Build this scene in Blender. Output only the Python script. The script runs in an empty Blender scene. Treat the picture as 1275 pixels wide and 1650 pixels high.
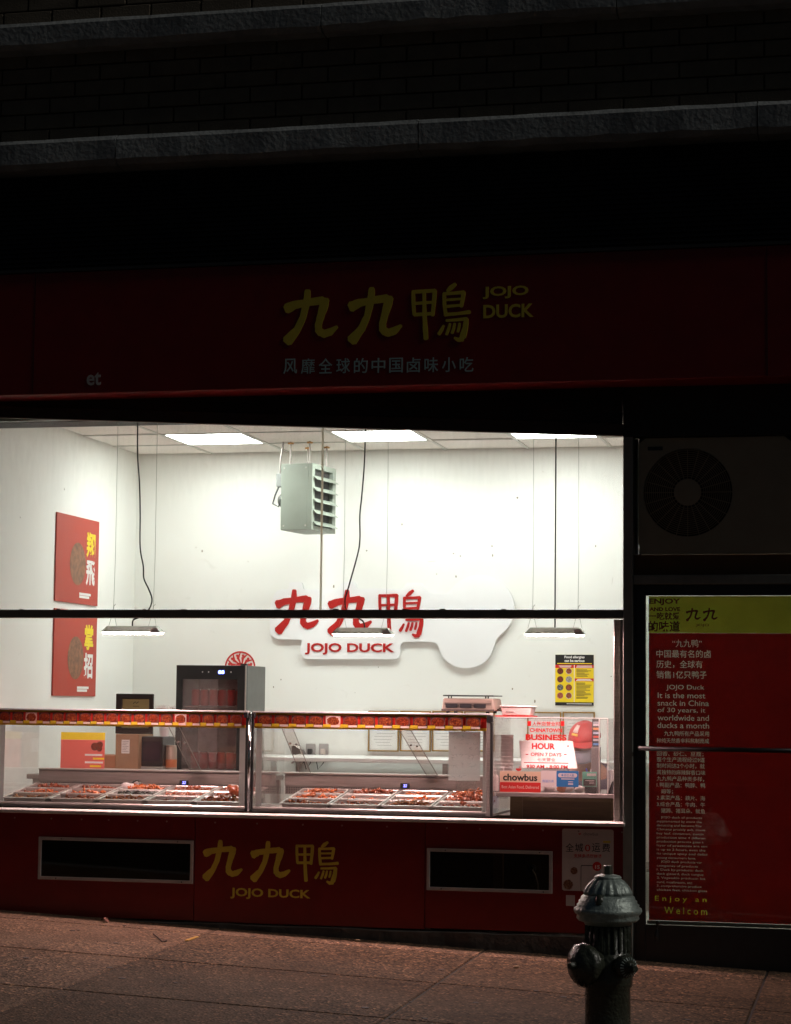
import bpy, bmesh, math, random
from mathutils import Vector, Matrix
rnd = random.Random(7)
R = math.radians
S = bpy.context.scene
COL = S.collection

# ------------------------------------------------------------------ camera
FPX, PCX, PCY, PH = 3400.0, 637.5, 825.0, 1650.0
yaw, pitch, roll = R(13.0), R(5.2), R(0.6)
fw = Vector((-math.sin(yaw)*math.cos(pitch), math.cos(yaw)*math.cos(pitch), math.sin(pitch)))
rt0 = Vector((math.cos(yaw), math.sin(yaw), 0))
up0 = rt0.cross(fw)
rt = rt0*math.cos(roll) + up0*math.sin(roll)
upv = -rt0*math.sin(roll) + up0*math.cos(roll)
CAM = Vector((2.562, -11.201, 1.207))
cam = bpy.data.cameras.new('camera')
cam.sensor_fit = 'VERTICAL'; cam.sensor_height = 36.0; cam.lens = FPX/PH*36.0
cam.clip_start = 0.1; cam.clip_end = 3000
co = bpy.data.objects.new('camera', cam); COL.objects.link(co)
M = Matrix((rt, upv, -fw)).transposed().to_4x4(); M.translation = CAM
co.matrix_world = M
S.camera = co

# ------------------------------------------------------------------ world, sun, exposure
SUN_EL, SUN_AZ = 38.0, 94.0        # last dusk light from behind and to the right of the camera
W = bpy.data.worlds.new('World'); S.world = W; W.use_nodes = True
nt = W.node_tree; nt.nodes.clear()
sky = nt.nodes.new('ShaderNodeTexSky'); sky.sky_type = 'NISHITA'; sky.sun_disc = False
sky.sun_elevation = R(SUN_EL); sky.sun_rotation = R(SUN_AZ)
bg = nt.nodes.new('ShaderNodeBackground'); bg.inputs['Strength'].default_value = 0.0036
wo = nt.nodes.new('ShaderNodeOutputWorld')
nt.links.new(sky.outputs[0], bg.inputs[0]); nt.links.new(bg.outputs[0], wo.inputs[0])
sl = bpy.data.lights.new('sun', 'SUN'); sl.energy = 0.62; sl.angle = R(12); sl.color = (1, .93, .85)
so = bpy.data.objects.new('sun', sl); COL.objects.link(so)
az = R(SUN_AZ); el = R(SUN_EL)
sd = Vector((math.sin(az)*math.cos(el), math.cos(az)*math.cos(el), math.sin(el)))
so.rotation_euler = sd.to_track_quat('Z', 'Y').to_euler(); so.location = (6, -14, 9)
S.view_settings.view_transform = 'Standard'; S.view_settings.look = 'None'
S.view_settings.exposure = 0.0; S.view_settings.gamma = 1.0
S.render.engine = 'CYCLES'
cy = S.cycles
cy.use_denoising = True
cy.max_bounces = 12; cy.diffuse_bounces = 9; cy.glossy_bounces = 4; cy.transmission_bounces = 6
cy.transparent_max_bounces = 24; cy.sample_clamp_indirect = 6.0; cy.caustics_reflective = False; cy.caustics_refractive = False
PANEL_POWER = 26.0
LAMP_POWER = 300.0

# ------------------------------------------------------------------ geometry helpers
def at(px, py, Y):
    """the point of the plane at depth Y that a spot of the photograph lies on"""
    r = rt*((px-PCX)/FPX) - upv*((py-PCY)/FPX) + fw
    return CAM + r*((Y+YOFF-CAM.y)/r.y) - Vector((0, YOFF, 0))
YOFF = 0.0                      # while a group is built that stands back from its drawn place
BEFORE = set()
def set_back(d):
    """build the following things d further into the room"""
    global YOFF, BEFORE
    YOFF = d; BEFORE = set(o.name for o in bpy.data.objects)
def set_back_end():
    global YOFF
    for o in bpy.data.objects:
        if o.name not in BEFORE and o.parent is None: o.location.y += YOFF
    YOFF = 0.0
def rect(px0, py0, px1, py1, Y):
    a, b, c, d = at(px0, py0, Y), at(px1, py0, Y), at(px0, py1, Y), at(px1, py1, Y)
    return ((a.x+c.x)/2, (b.x+d.x)/2, (c.z+d.z)/2, (a.z+b.z)/2)     # x0 x1 z0 z1

def top(o):
    while o.parent: o = o.parent
    return o
def link(name, me, mat, parent=None, smooth=False):
    if mat and not me.materials: me.materials.append(mat)
    if smooth:
        for p in me.polygons: p.use_smooth = True
    o = bpy.data.objects.new(name, me); COL.objects.link(o)
    if parent is not None:
        o.parent = parent
        me.transform(Matrix.Translation(-top(parent).location))
    else:
        xs = [v.co for v in me.vertices]
        if xs:
            c = Vector(((min(v.x for v in xs)+max(v.x for v in xs))/2, (min(v.y for v in xs)+max(v.y for v in xs))/2, min(v.z for v in xs)))
            me.transform(Matrix.Translation(-c)); o.location = c
    return o
def inst(name, me, parent, loc, rot=(0,0,0), sc=(1,1,1)):
    o = bpy.data.objects.new(name, me); COL.objects.link(o)
    o.location = Vector(loc)
    if parent is not None:
        o.parent = parent; o.location = Vector(loc) - top(parent).location
    o.rotation_euler = rot; o.scale = sc
    return o
def tag(o, label=None, cat=None, group=None, kind=None):
    if label: o['label'] = label
    if cat: o['category'] = cat
    if group: o['group'] = group
    if kind: o['kind'] = kind
    return o
def thing(name, loc, label, cat, group=None, kind=None):
    o = bpy.data.objects.new(name, None); COL.objects.link(o); o.location = Vector(loc); o.empty_display_size = .1
    return tag(o, label, cat, group, kind)

class MB:
    def __init__(s): s.v = []; s.f = []
    def add(s, vs, fs):
        n = len(s.v); s.v += [tuple(v) for v in vs]; s.f += [tuple(i+n for i in f) for f in fs]; return s
    def box(s, x0, x1, y0, y1, z0, z1):
        if x0 > x1: x0, x1 = x1, x0
        if y0 > y1: y0, y1 = y1, y0
        if z0 > z1: z0, z1 = z1, z0
        return s.add([(x0,y0,z0),(x1,y0,z0),(x1,y1,z0),(x0,y1,z0),(x0,y0,z1),(x1,y0,z1),(x1,y1,z1),(x0,y1,z1)],
                     [(0,3,2,1),(4,5,6,7),(0,1,5,4),(1,2,6,5),(2,3,7,6),(3,0,4,7)])
    def quad(s, x0, x1, y, z0, z1):
        return s.add([(x0,y,z0),(x1,y,z0),(x1,y,z1),(x0,y,z1)], [(0,1,2,3)])
    def hexa(s, b, t):
        return s.add(list(b)+list(t), [(0,3,2,1),(4,5,6,7),(0,1,5,4),(1,2,6,5),(2,3,7,6),(3,0,4,7)])
    def prism(s, pts, y0, y1):
        """outline (x,z) counter-clockwise seen from the front (-Y), pushed from y0 to y1"""
        n = len(pts)
        vs = [(x,y0,z) for x,z in pts] + [(x,y1,z) for x,z in pts]
        fs = [tuple(range(n)), tuple(range(2*n-1, n-1, -1))]
        for i in range(n):
            j = (i+1) % n; fs.append((i, n+i, n+j, j))
        return s.add(vs, fs)
    def hole(s, X0, X1, Z0, Z1, x0, x1, z0, z1, y0, y1):
        o = [(X0,Z0),(X1,Z0),(X1,Z1),(X0,Z1)]; i = [(x0,z0),(x1,z0),(x1,z1),(x0,z1)]
        vs = [(x,y0,z) for x,z in o+i] + [(x,y1,z) for x,z in o+i]; fs = []
        for k in range(4):
            m = (k+1) % 4
            fs += [(k, m, 4+m, 4+k), (8+k, 12+k, 12+m, 8+m), (k, 8+k, 8+m, m), (4+k, 4+m, 12+m, 12+k)]
        return s.add(vs, fs)
    def tube(s, pts, r, n=8, caps=True):
        pts = [Vector(p) for p in pts]; rs = r if isinstance(r, (list,tuple)) else [r]*len(pts)
        N = len(pts); base = len(s.v); prev = None
        for i, p in enumerate(pts):
            d = (pts[min(i+1,N-1)] - pts[max(i-1,0)])
            if d.length < 1e-9: d = Vector((0,0,1))
            d.normalize()
            if prev is None:
                a = Vector((0,0,1)) if abs(d.z) < .9 else Vector((1,0,0))
                u = d.cross(a).normalized()
            else:
                u = (prev - d*prev.dot(d))
                u = u.normalized() if u.length > 1e-6 else d.orthogonal().normalized()
            prev = u; w = d.cross(u)
            for k in range(n):
                t = 2*math.pi*k/n; s.v.append(tuple(p + (u*math.cos(t) + w*math.sin(t))*rs[i]))
        for i in range(N-1):
            for k in range(n):
                m = (k+1) % n
                s.f.append((base+i*n+k, base+i*n+m, base+(i+1)*n+m, base+(i+1)*n+k))
        if caps:
            s.f.append(tuple(base+k for k in range(n-1,-1,-1))); s.f.append(tuple(base+(N-1)*n+k for k in range(n)))
        return s
    def lathe(s, prof, n=24, M=None, amp=None):
        """prof = [(r,z)...] about Z; M places it; amp(i,k) scales a radius"""
        base = len(s.v); N = len(prof); M = M or Matrix.Identity(4)
        for i, (r, z) in enumerate(prof):
            for k in range(n):
                t = 2*math.pi*k/n; q = r*(amp(i,k) if amp else 1)
                s.v.append(tuple(M @ Vector((q*math.cos(t), q*math.sin(t), z))))
        for i in range(N-1):
            for k in range(n):
                m = (k+1) % n
                s.f.append((base+i*n+k, base+i*n+m, base+(i+1)*n+m, base+(i+1)*n+k))
        if prof[0][0] > 1e-4: s.f.append(tuple(base+k for k in range(n-1,-1,-1)))
        if prof[-1][0] > 1e-4: s.f.append(tuple(base+(N-1)*n+k for k in range(n)))
        return s
    def stroke(s, pts, wid, y0, y1):
        """brush stroke in the XZ plane: pts (x,z), width at each; rounded ends"""
        L, Q = [], []; n = len(pts)
        for i in range(n):
            a = Vector(pts[max(i-1,0)]); b = Vector(pts[min(i+1,n-1)]); d = (b-a).normalized()
            nn = Vector((-d.y, d.x)); p = Vector(pts[i]); h = wid[i]/2
            if i == 0:
                q = p - d*h*.5; Q.append(q - nn*h*.6); L.append(q + nn*h*.6)
            Q.append(p - nn*h); L.append(p + nn*h)
            if i == n-1:
                q = p + d*h*.5; Q.append(q - nn*h*.55); L.append(q + nn*h*.55)
        m = len(L)
        vs = [(q.x,y0,q.y) for q in Q] + [(q.x,y0,q.y) for q in L] + [(q.x,y1,q.y) for q in Q] + [(q.x,y1,q.y) for q in L]
        fs = []
        for i in range(m-1):
            fs += [(i,i+1,m+i+1,m+i), (2*m+i,3*m+i,3*m+i+1,2*m+i+1), (i,2*m+i,2*m+i+1,i+1), (m+i,m+i+1,3*m+i+1,3*m+i)]
        fs += [(0,m,3*m,2*m), (m-1,3*m-1,4*m-1,2*m-1)]
        return s.add(vs, fs)
    def mesh(s, name, bevel=0, seg=1, fix=True):
        me = bpy.data.meshes.new(name); me.from_pydata(s.v, [], s.f)
        if bevel or fix:
            bm = bmesh.new(); bm.from_mesh(me)
            if bevel:
                es = [e for e in bm.edges if len(e.link_faces) == 2 and e.calc_face_angle(0) > .6]
                bmesh.ops.bevel(bm, geom=es, offset=bevel, segments=seg, affect='EDGES', clamp_overlap=True)
            bmesh.ops.recalc_face_normals(bm, faces=bm.faces[:])
            bm.to_mesh(me); bm.free()
        me.update(); return me
    def build(s, name, mat, parent=None, bevel=0, smooth=False, seg=1):
        return link(name, s.mesh(name, bevel, seg), mat, parent, smooth)
def box(name, x0, x1, y0, y1, z0, z1, mat, parent=None, bevel=0):
    return MB().box(x0,x1,y0,y1,z0,z1).build(name, mat, parent, bevel)
def film(name, x0, x1, Y, z0, z1, mat, parent=None):
    """a sheet of paper or film facing the street"""
    return MB().quad(x0,x1,Y,z0,z1).build(name, mat, parent)
def rbox(name, pr, Y, t, mat, parent=None, bevel=0):
    """flat piece over a photograph rectangle: front at Y-t, back at Y"""
    x0, x1, z0, z1 = rect(*pr, Y); return box(name, x0, x1, Y-t, Y, z0, z1, mat, parent, bevel)
def round_rect(x0, x1, z0, z1, r, n=5):
    P = []
    for cx, cz, a in ((x1-r,z0+r,-90),(x1-r,z1-r,0),(x0+r,z1-r,90),(x0+r,z0+r,180)):
        for k in range(n+1):
            t = R(a+90*k/n); P.append((cx+r*math.cos(t), cz+r*math.sin(t)))
    return P
def disc_pts(cx, cz, rx, rz=None, n=24):
    rz = rz or rx
    return [(cx+rx*math.cos(2*math.pi*k/n), cz+rz*math.sin(2*math.pi*k/n)) for k in range(n)]
def text(s, x0, x1, z0, z1, Y, mat, parent, bold=0.0, ext=.0008, shear=0.0, name='lettering', face=None, keep=False):
    """letters whose face looks towards -Y (or along a given 4x4), fitted into a rectangle"""
    c = bpy.data.curves.new('letters', 'FONT'); c.body = s; c.resolution_u = 3; c.offset = bold; c.shear = shear; c.extrude = .01
    o = bpy.data.objects.new('letters', c); COL.objects.link(o)
    bpy.context.view_layer.update()
    me = bpy.data.meshes.new_from_object(o.evaluated_get(bpy.context.evaluated_depsgraph_get()))
    bpy.data.objects.remove(o); bpy.data.curves.remove(c)
    vs = [v.co.copy() for v in me.vertices]
    if not vs: return None
    a0 = min(v.x for v in vs); a1 = max(v.x for v in vs); b0 = min(v.y for v in vs); b1 = max(v.y for v in vs)
    sx = (x1-x0)/(a1-a0); sz = (z1-z0)/(b1-b0)
    if keep: sx = sz = min(sx, sz)
    for v, q in zip(me.vertices, vs):
        p = Vector((x0+(q.x-a0)*sx, Y-(ext if q.z > 0 else 0), z0+(q.y-b0)*sz))
        v.co = (face @ p) if face else p
    me.materials.clear()
    return link(name, me, mat, parent)
def ptext(s, pr, Y, mat, parent, **k):
    x0, x1, z0, z1 = rect(*pr, Y); return text(s, x0, x1, z0, z1, Y, mat, parent, **k)

# ------------------------------------------------------------------ materials
MATS = {}
def mat(name, col, rough=.6, metal=0, noise=0, nscale=8, col2=None, bump=0, bscale=60, emit=None, estr=0, spec=.5, trans=0, stretch=(1,1,1), coat=0):
    if name in MATS: return MATS[name]
    m = bpy.data.materials.new(name); m.use_nodes = True; n = m.node_tree.nodes; l = m.node_tree.links
    b = n['Principled BSDF']
    b.inputs['Base Color'].default_value = (*col, 1); b.inputs['Roughness'].default_value = rough
    b.inputs['Metallic'].default_value = metal; b.inputs['Specular IOR Level'].default_value = spec
    b.inputs['Coat Weight'].default_value = coat
    if emit: b.inputs['Emission Color'].default_value = (*emit, 1); b.inputs['Emission Strength'].default_value = estr
    tc = n.new('ShaderNodeTexCoord'); mp = n.new('ShaderNodeMapping'); mp.inputs['Scale'].default_value = stretch
    geo = n.new('ShaderNodeNewGeometry'); l.new(geo.outputs['Position'], mp.inputs[0])
    if noise or col2:
        t = n.new('ShaderNodeTexNoise'); t.inputs['Scale'].default_value = nscale; t.inputs['Detail'].default_value = 6; t.inputs['Roughness'].default_value = .65
        l.new(mp.outputs[0], t.inputs['Vector'])
        r = n.new('ShaderNodeValToRGB'); r.color_ramp.elements[0].position = .3; r.color_ramp.elements[1].position = .7
        c2 = col2 or tuple(max(0, c*(1-noise)) for c in col)
        r.color_ramp.elements[0].color = (*c2, 1); r.color_ramp.elements[1].color = (*col, 1)
        l.new(t.outputs['Fac'], r.inputs[0]); l.new(r.outputs[0], b.inputs['Base Color'])
        mr = n.new('ShaderNodeMapRange'); mr.inputs['To Min'].default_value = max(.03, rough-.12); mr.inputs['To Max'].default_value = min(1, rough+.12)
        l.new(t.outputs['Fac'], mr.inputs[0]); l.new(mr.outputs[0], b.inputs['Roughness'])
    if bump:
        t2 = n.new('ShaderNodeTexNoise'); t2.inputs['Scale'].default_value = bscale; t2.inputs['Detail'].default_value = 5
        l.new(mp.outputs[0], t2.inputs['Vector'])
        bp = n.new('ShaderNodeBump'); bp.inputs['Strength'].default_value = bump; bp.inputs['Distance'].default_value = .01
        l.new(t2.outputs['Fac'], bp.inputs['Height']); l.new(bp.outputs[0], b.inputs['Normal'])
    if trans:
        tr = n.new('ShaderNodeBsdfTranslucent'); tr.inputs[0].default_value = (*col, 1)
        mx = n.new('ShaderNodeMixShader'); mx.inputs[0].default_value = trans
        out = n['Material Output']; l.new(b.outputs[0], mx.inputs[1]); l.new(tr.outputs[0], mx.inputs[2]); l.new(mx.outputs[0], out.inputs[0])
    MATS[name] = m; return m
def glass(name, tint=(1,1,1), gloss=.06, rough=.02, film=0, filmcol=(.8,.8,.8), streak=False):
    """thin sheet: see-through with a reflecting surface; film = share of dust or coloured film on it"""
    if name in MATS: return MATS[name]
    m = bpy.data.materials.new(name); m.use_nodes = True; n = m.node_tree.nodes; l = m.node_tree.links
    n.remove(n['Principled BSDF']); out = n['Material Output']
    t = n.new('ShaderNodeBsdfTransparent'); t.inputs[0].default_value = (*tint, 1)
    g = n.new('ShaderNodeBsdfGlossy'); g.inputs['Roughness'].default_value = rough
    lw = n.new('ShaderNodeLayerWeight'); lw.inputs[0].default_value = .5      # same from both sides of a thin sheet
    pw_ = n.new('ShaderNodeMath'); pw_.operation = 'POWER'; pw_.inputs[1].default_value = 5; l.new(lw.outputs['Facing'], pw_.inputs[0])
    mm = n.new('ShaderNodeMath'); mm.operation = 'MULTIPLY_ADD'; mm.inputs[1].default_value = .9; mm.inputs[2].default_value = gloss; l.new(pw_.outputs[0], mm.inputs[0])
    mx = n.new('ShaderNodeMixShader'); l.new(mm.outputs[0], mx.inputs[0]); l.new(t.outputs[0], mx.inputs[1]); l.new(g.outputs[0], mx.inputs[2])
    last = mx
    if film:
        d = n.new('ShaderNodeBsdfDiffuse'); d.inputs[0].default_value = (*filmcol, 1)
        tl = n.new('ShaderNodeBsdfTranslucent'); tl.inputs[0].default_value = (*filmcol, 1)
        ad = n.new('ShaderNodeMixShader'); ad.inputs[0].default_value = .6; l.new(d.outputs[0], ad.inputs[1]); l.new(tl.outputs[0], ad.inputs[2])
        m2 = n.new('ShaderNodeMixShader'); l.new(mx.outputs[0], m2.inputs[1]); l.new(ad.outputs[0], m2.inputs[2]); last = m2
        geo = n.new('ShaderNodeNewGeometry'); mp = n.new('ShaderNodeMapping'); mp.inputs['Scale'].default_value = (1,1,.2) if streak else (1,1,1)
        l.new(geo.outputs['Position'], mp.inputs[0])
        no = n.new('ShaderNodeTexNoise'); no.inputs['Scale'].default_value = 40 if streak else 9; no.inputs['Detail'].default_value = 7; no.inputs['Roughness'].default_value = .7
        l.new(mp.outputs[0], no.inputs['Vector'])
        mr = n.new('ShaderNodeMapRange'); mr.inputs['From Min'].default_value = .42; mr.inputs['From Max'].default_value = .78; mr.inputs['To Min'].default_value = film*.35; mr.inputs['To Max'].default_value = film*1.6
        l.new(no.outputs['Fac'], mr.inputs[0])
        if streak:     # rain never reaches the top of the pane, so the dust is thickest there
            sp = n.new('ShaderNodeSeparateXYZ'); l.new(geo.outputs['Position'], sp.inputs[0])
            h = n.new('ShaderNodeMapRange'); h.inputs['From Min'].default_value = 2.2; h.inputs['From Max'].default_value = 2.75; h.inputs['To Min'].default_value = .35; h.inputs['To Max'].default_value = 1.8
            l.new(sp.outputs['Z'], h.inputs[0])
            mu = n.new('ShaderNodeMath'); mu.operation = 'MULTIPLY'; l.new(mr.outputs[0], mu.inputs[0]); l.new(h.outputs[0], mu.inputs[1])
            vo = n.new('ShaderNodeTexVoronoi'); vo.inputs['Scale'].default_value = 42; l.new(geo.outputs['Position'], vo.inputs['Vector'])      # dried water spots
            ls = n.new('ShaderNodeMapRange'); ls.inputs['From Min'].default_value = .16; ls.inputs['From Max'].default_value = .05; ls.inputs['To Max'].default_value = .16; l.new(vo.outputs['Distance'], ls.inputs[0])
            h2 = n.new('ShaderNodeMapRange'); h2.inputs['From Min'].default_value = 2.42; h2.inputs['From Max'].default_value = 2.72; l.new(sp.outputs['Z'], h2.inputs[0])
            n2 = n.new('ShaderNodeTexNoise'); n2.inputs['Scale'].default_value = 3.5; l.new(geo.outputs['Position'], n2.inputs['Vector'])
            h3 = n.new('ShaderNodeMapRange'); h3.inputs['From Min'].default_value = .45; h3.inputs['From Max'].default_value = .65; l.new(n2.outputs['Fac'], h3.inputs[0])
            a1 = n.new('ShaderNodeMath'); a1.operation = 'MULTIPLY'; l.new(ls.outputs[0], a1.inputs[0]); l.new(h2.outputs[0], a1.inputs[1])
            a2 = n.new('ShaderNodeMath'); a2.operation = 'MULTIPLY_ADD'; l.new(a1.outputs[0], a2.inputs[0]); l.new(h3.outputs[0], a2.inputs[1]); l.new(mu.outputs[0], a2.inputs[2])
            l.new(a2.outputs[0], m2.inputs[0])
        else: l.new(mr.outputs[0], m2.inputs[0])
    l.new(last.outputs[0], out.inputs[0]); MATS[name] = m; return m
def emitter(name, col, power):
    m = bpy.data.materials.new(name); m.use_nodes = True; n = m.node_tree.nodes
    b = n['Principled BSDF']; b.inputs['Base Color'].default_value = (.9,.9,.9,1)
    b.inputs['Emission Color'].default_value = (*col, 1); b.inputs['Emission Strength'].default_value = power
    MATS[name] = m; return m
def dish(name, palette, plate, scale=9, back=(.03,.02,.02), film=0):
    """print of a plate of food: food blobs on a round plate, another cut for every card"""
    m = bpy.data.materials.new(name); m.use_nodes = True; n = m.node_tree.nodes; l = m.node_tree.links
    b = n['Principled BSDF']; b.inputs['Roughness'].default_value = .35
    tc = n.new('ShaderNodeTexCoord'); oi = n.new('ShaderNodeObjectInfo')
    mp = n.new('ShaderNodeMapping'); l.new(tc.outputs['Generated'], mp.inputs[0])
    cb = n.new('ShaderNodeCombineXYZ'); mu = n.new('ShaderNodeMath'); mu.operation = 'MULTIPLY'; mu.inputs[1].default_value = 57
    l.new(oi.outputs['Random'], mu.inputs[0]); l.new(mu.outputs[0], cb.inputs[0]); l.new(mu.outputs[0], cb.inputs[2]); l.new(cb.outputs[0], mp.inputs['Location'])
    mp.inputs['Scale'].default_value = (1,0,.75)
    vo = n.new('ShaderNodeTexVoronoi'); vo.inputs['Scale'].default_value = scale; vo.feature = 'F1'
    l.new(mp.outputs[0], vo.inputs['Vector'])
    no = n.new('ShaderNodeTexNoise'); no.inputs['Scale'].default_value = scale*.8; no.inputs['Detail'].default_value = 4; no.inputs['Distortion'].default_value = 1.5
    l.new(mp.outputs[0], no.inputs['Vector'])
    ra = n.new('ShaderNodeValToRGB'); e = ra.color_ramp.elements; e[0].position = .3; e[0].color = (*palette[0],1); e[1].position = .72; e[1].color = (*palette[2],1)
    q = e.new(.5); q.color = (*palette[1],1)
    l.new(no.outputs['Fac'], ra.inputs[0])
    mixc = n.new('ShaderNodeMixRGB'); mixc.blend_type = 'MULTIPLY'; mixc.inputs[0].default_value = .7
    dr = n.new('ShaderNodeValToRGB'); dr.color_ramp.elements[0].color = (1,1,1,1); dr.color_ramp.elements[1].color = (.25,.12,.1,1); dr.color_ramp.elements[1].position = .75
    l.new(vo.outputs['Distance'], dr.inputs[0]); l.new(ra.outputs[0], mixc.inputs[1]); l.new(dr.outputs[0], mixc.inputs[2])
    # distance from the middle of the card
    sp = n.new('ShaderNodeSeparateXYZ'); l.new(tc.outputs['Generated'], sp.inputs[0])
    cc = n.new('ShaderNodeCombineXYZ'); l.new(sp.outputs['X'], cc.inputs[0]); l.new(sp.outputs['Z'], cc.inputs[1])
    di = n.new('ShaderNodeVectorMath'); di.operation = 'DISTANCE'; di.inputs[1].default_value = (.5,.52,0); l.new(cc.outputs[0], di.inputs[0])
    a1 = n.new('ShaderNodeMath'); a1.operation = 'MULTIPLY_ADD'; a1.inputs[1].default_value = .22; l.new(no.outputs['Fac'], a1.inputs[0]); l.new(di.outputs['Value'], a1.inputs[2])
    f1 = n.new('ShaderNodeMath'); f1.operation = 'GREATER_THAN'; f1.inputs[1].default_value = .53; l.new(a1.outputs[0], f1.inputs[0])
    f2 = n.new('ShaderNodeMath'); f2.operation = 'GREATER_THAN'; f2.inputs[1].default_value = .53; l.new(di.outputs['Value'], f2.inputs[0])
    m1 = n.new('ShaderNodeMixRGB'); l.new(f1.outputs[0], m1.inputs[0]); l.new(mixc.outputs[0], m1.inputs[1]); m1.inputs[2].default_value = (*plate,1)
    m2 = n.new('ShaderNodeMixRGB'); l.new(f2.outputs[0], m2.inputs[0]); l.new(m1.outputs[0], m2.inputs[1]); m2.inputs[2].default_value = (*back,1)
    l.new(m2.outputs[0], b.inputs['Base Color'])
    if film:      # printed on clear film: light from behind shows through
        tr = n.new('ShaderNodeBsdfTranslucent'); l.new(m2.outputs[0], tr.inputs[0]); mx = n.new('ShaderNodeMixShader'); mx.inputs[0].default_value = film
        l.new(b.outputs[0], mx.inputs[1]); l.new(tr.outputs[0], mx.inputs[2]); l.new(mx.outputs[0], n['Material Output'].inputs[0])
    MATS[name] = m; return m

white_wall = mat('white_wall_paint', (.80,.80,.765), .7, noise=.05, nscale=1.6, bump=.05, bscale=90)
ceil_m = mat('ceiling_tile_pinkish', (.88,.82,.77), .9, noise=.05, nscale=3, bump=.25, bscale=220)  # pinkish tint puts the lamps' bounced glow into the tile colour
grid_m = mat('ceiling_grid_paint', (.62,.60,.56), .5)
black_metal = mat('dark_bronze_aluminium', (.032,.034,.034), .42, noise=.3, nscale=14)
bar_m = mat('black_anodised_bar', (.17,.18,.155), .5, noise=.25, nscale=30)
door_alu = mat('grey_anodised_aluminium', (.27,.29,.26), .45, metal=.1, noise=.25, nscale=12)
red_sign = mat('red_sign_vinyl', (.22,.004,.004), .42, noise=.22, nscale=5, bump=.04, bscale=30)
red_panel = mat('red_composite_panel', (.22,.004,.003), .38, noise=.18, nscale=7, bump=.03, bscale=25)
yellow = mat('yellow_vinyl_lettering', (.74,.61,.06), .45, noise=.12, nscale=20)
pale_blue = mat('pale_blue_vinyl_lettering', (.42,.60,.60), .45)
grey_let = mat('pale_grey_vinyl_lettering', (.5,.5,.48), .5)
brick_m = mat('dark_brown_brick', (.20,.165,.12), .9, noise=.3, nscale=9, bump=.5, bscale=120)
mortar_m = mat('grey_brown_mortar', (.17,.14,.10), .95, noise=.3, nscale=40)
stone_m = mat('weathered_grey_stone', (.34,.37,.37), .85, noise=.5, nscale=5, bump=.6, bscale=40)
black_shut = mat('black_painted_shutter', (.02,.021,.02), .6, noise=.5, nscale=10)
brown_bar = mat('rust_brown_gate_bar', (.055,.038,.03), .55, metal=.3, noise=.5, nscale=18)
steel = mat('brushed_stainless_steel', (.68,.63,.60), .32, metal=.7, noise=.15, nscale=30, stretch=(.15,3,6))
steel_d = mat('dull_stainless_steel', (.40,.355,.33), .40, metal=.5, noise=.3, nscale=22, stretch=(.2,2,5))
chrome = mat('polished_chrome', (.75,.73,.72), .1, metal=1)
sill_m = mat('worn_aluminium_sill', (.80,.77,.75), .4, metal=.15, noise=.25, nscale=20)
black_pl = mat('black_plastic', (.015,.015,.016), .38)
dark_gr = mat('dark_grey_enamel', (.055,.056,.05), .35, noise=.15, nscale=10)
white_pl = mat('white_plastic', (.82,.82,.81), .35)
white_print = mat('white_paper', (.80,.79,.77), .7, noise=.04, nscale=20)
red_print = mat('red_print', (.62,.02,.015), .45)
red_let = mat('deep_red_letter_face', (.46,.012,.010), .42, noise=.15, nscale=30)
black_print = mat('black_print', (.012,.012,.012), .5)
yel_print = mat('yellow_print', (.85,.62,.02), .5)
grey_print = mat('grey_print', (.30,.29,.29), .7)
gold_frame = mat('gold_picture_frame', (.42,.27,.08), .32, metal=.7, noise=.3, nscale=60)
black_frame = mat('black_picture_frame', (.018,.016,.013), .35)
cord_m = mat('black_rubber_cord', (.02,.024,.022), .55)
wire_m = mat('grey_steel_wire', (.30,.31,.27), .5, metal=.3)
wood_m = mat('brown_wood_laminate', (.17,.105,.05), .5, noise=.35, nscale=6, stretch=(1,1,7))
orange_wood = mat('orange_brown_board', (.16,.075,.025), .6, noise=.3, nscale=8)
card_m = mat('brown_cardboard', (.40,.25,.145), .85, noise=.2, nscale=12)
blue_emit = emitter('blue_led_digits', (.08,.12,1), 6)
panel_emit = emitter('lit_ceiling_panel', (.93,1,.94), PANEL_POWER)
lamp_emit = emitter('lit_pink_tube', (1,.63,.59), LAMP_POWER)
pane_m = glass('dusty_window_glass', (1,1,1), .045, .01, film=.022, filmcol=(.85,.80,.78), streak=True)
case_glass = glass('clear_case_glass', (.985,.985,.98), .05, .015, film=.03, filmcol=(.8,.7,.68))
acrylic = glass('clear_acrylic_sheet', (.97,.97,.97), .05, .03, film=.10, filmcol=(.9,.85,.83))
acrylic_edge = mat('bright_acrylic_edge', (.80,.76,.74), .25, trans=.5)
milky = mat('milky_acrylic_strip', (.70,.62,.60), .4, trans=.4)
door_glass = glass('door_glass', (.80,.84,.80), .04, .01, film=.05)
smoked = glass('smoked_acrylic_pane', (.55,.50,.40), .05, .03, film=.04, filmcol=(.2,.2,.18))
cooler_glass = glass('cooler_door_glass', (.92,.84,.84), .10, .02, film=.14, filmcol=(.9,.66,.64))  # pink film colours the pane, standing in for the cooler's lit inside
poster_red = mat('red_poster_film', (.42,.012,.010), .4, trans=.55, noise=.2, nscale=3)
poster_yel = mat('yellow_poster_film', (.56,.52,.05), .45, trans=.25)
poster_txt = mat('pale_poster_backing', (.82,.70,.62), .5, trans=.45)
poster_dk = mat('dark_red_poster_lettering', (.22,.012,.01), .5)

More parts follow.
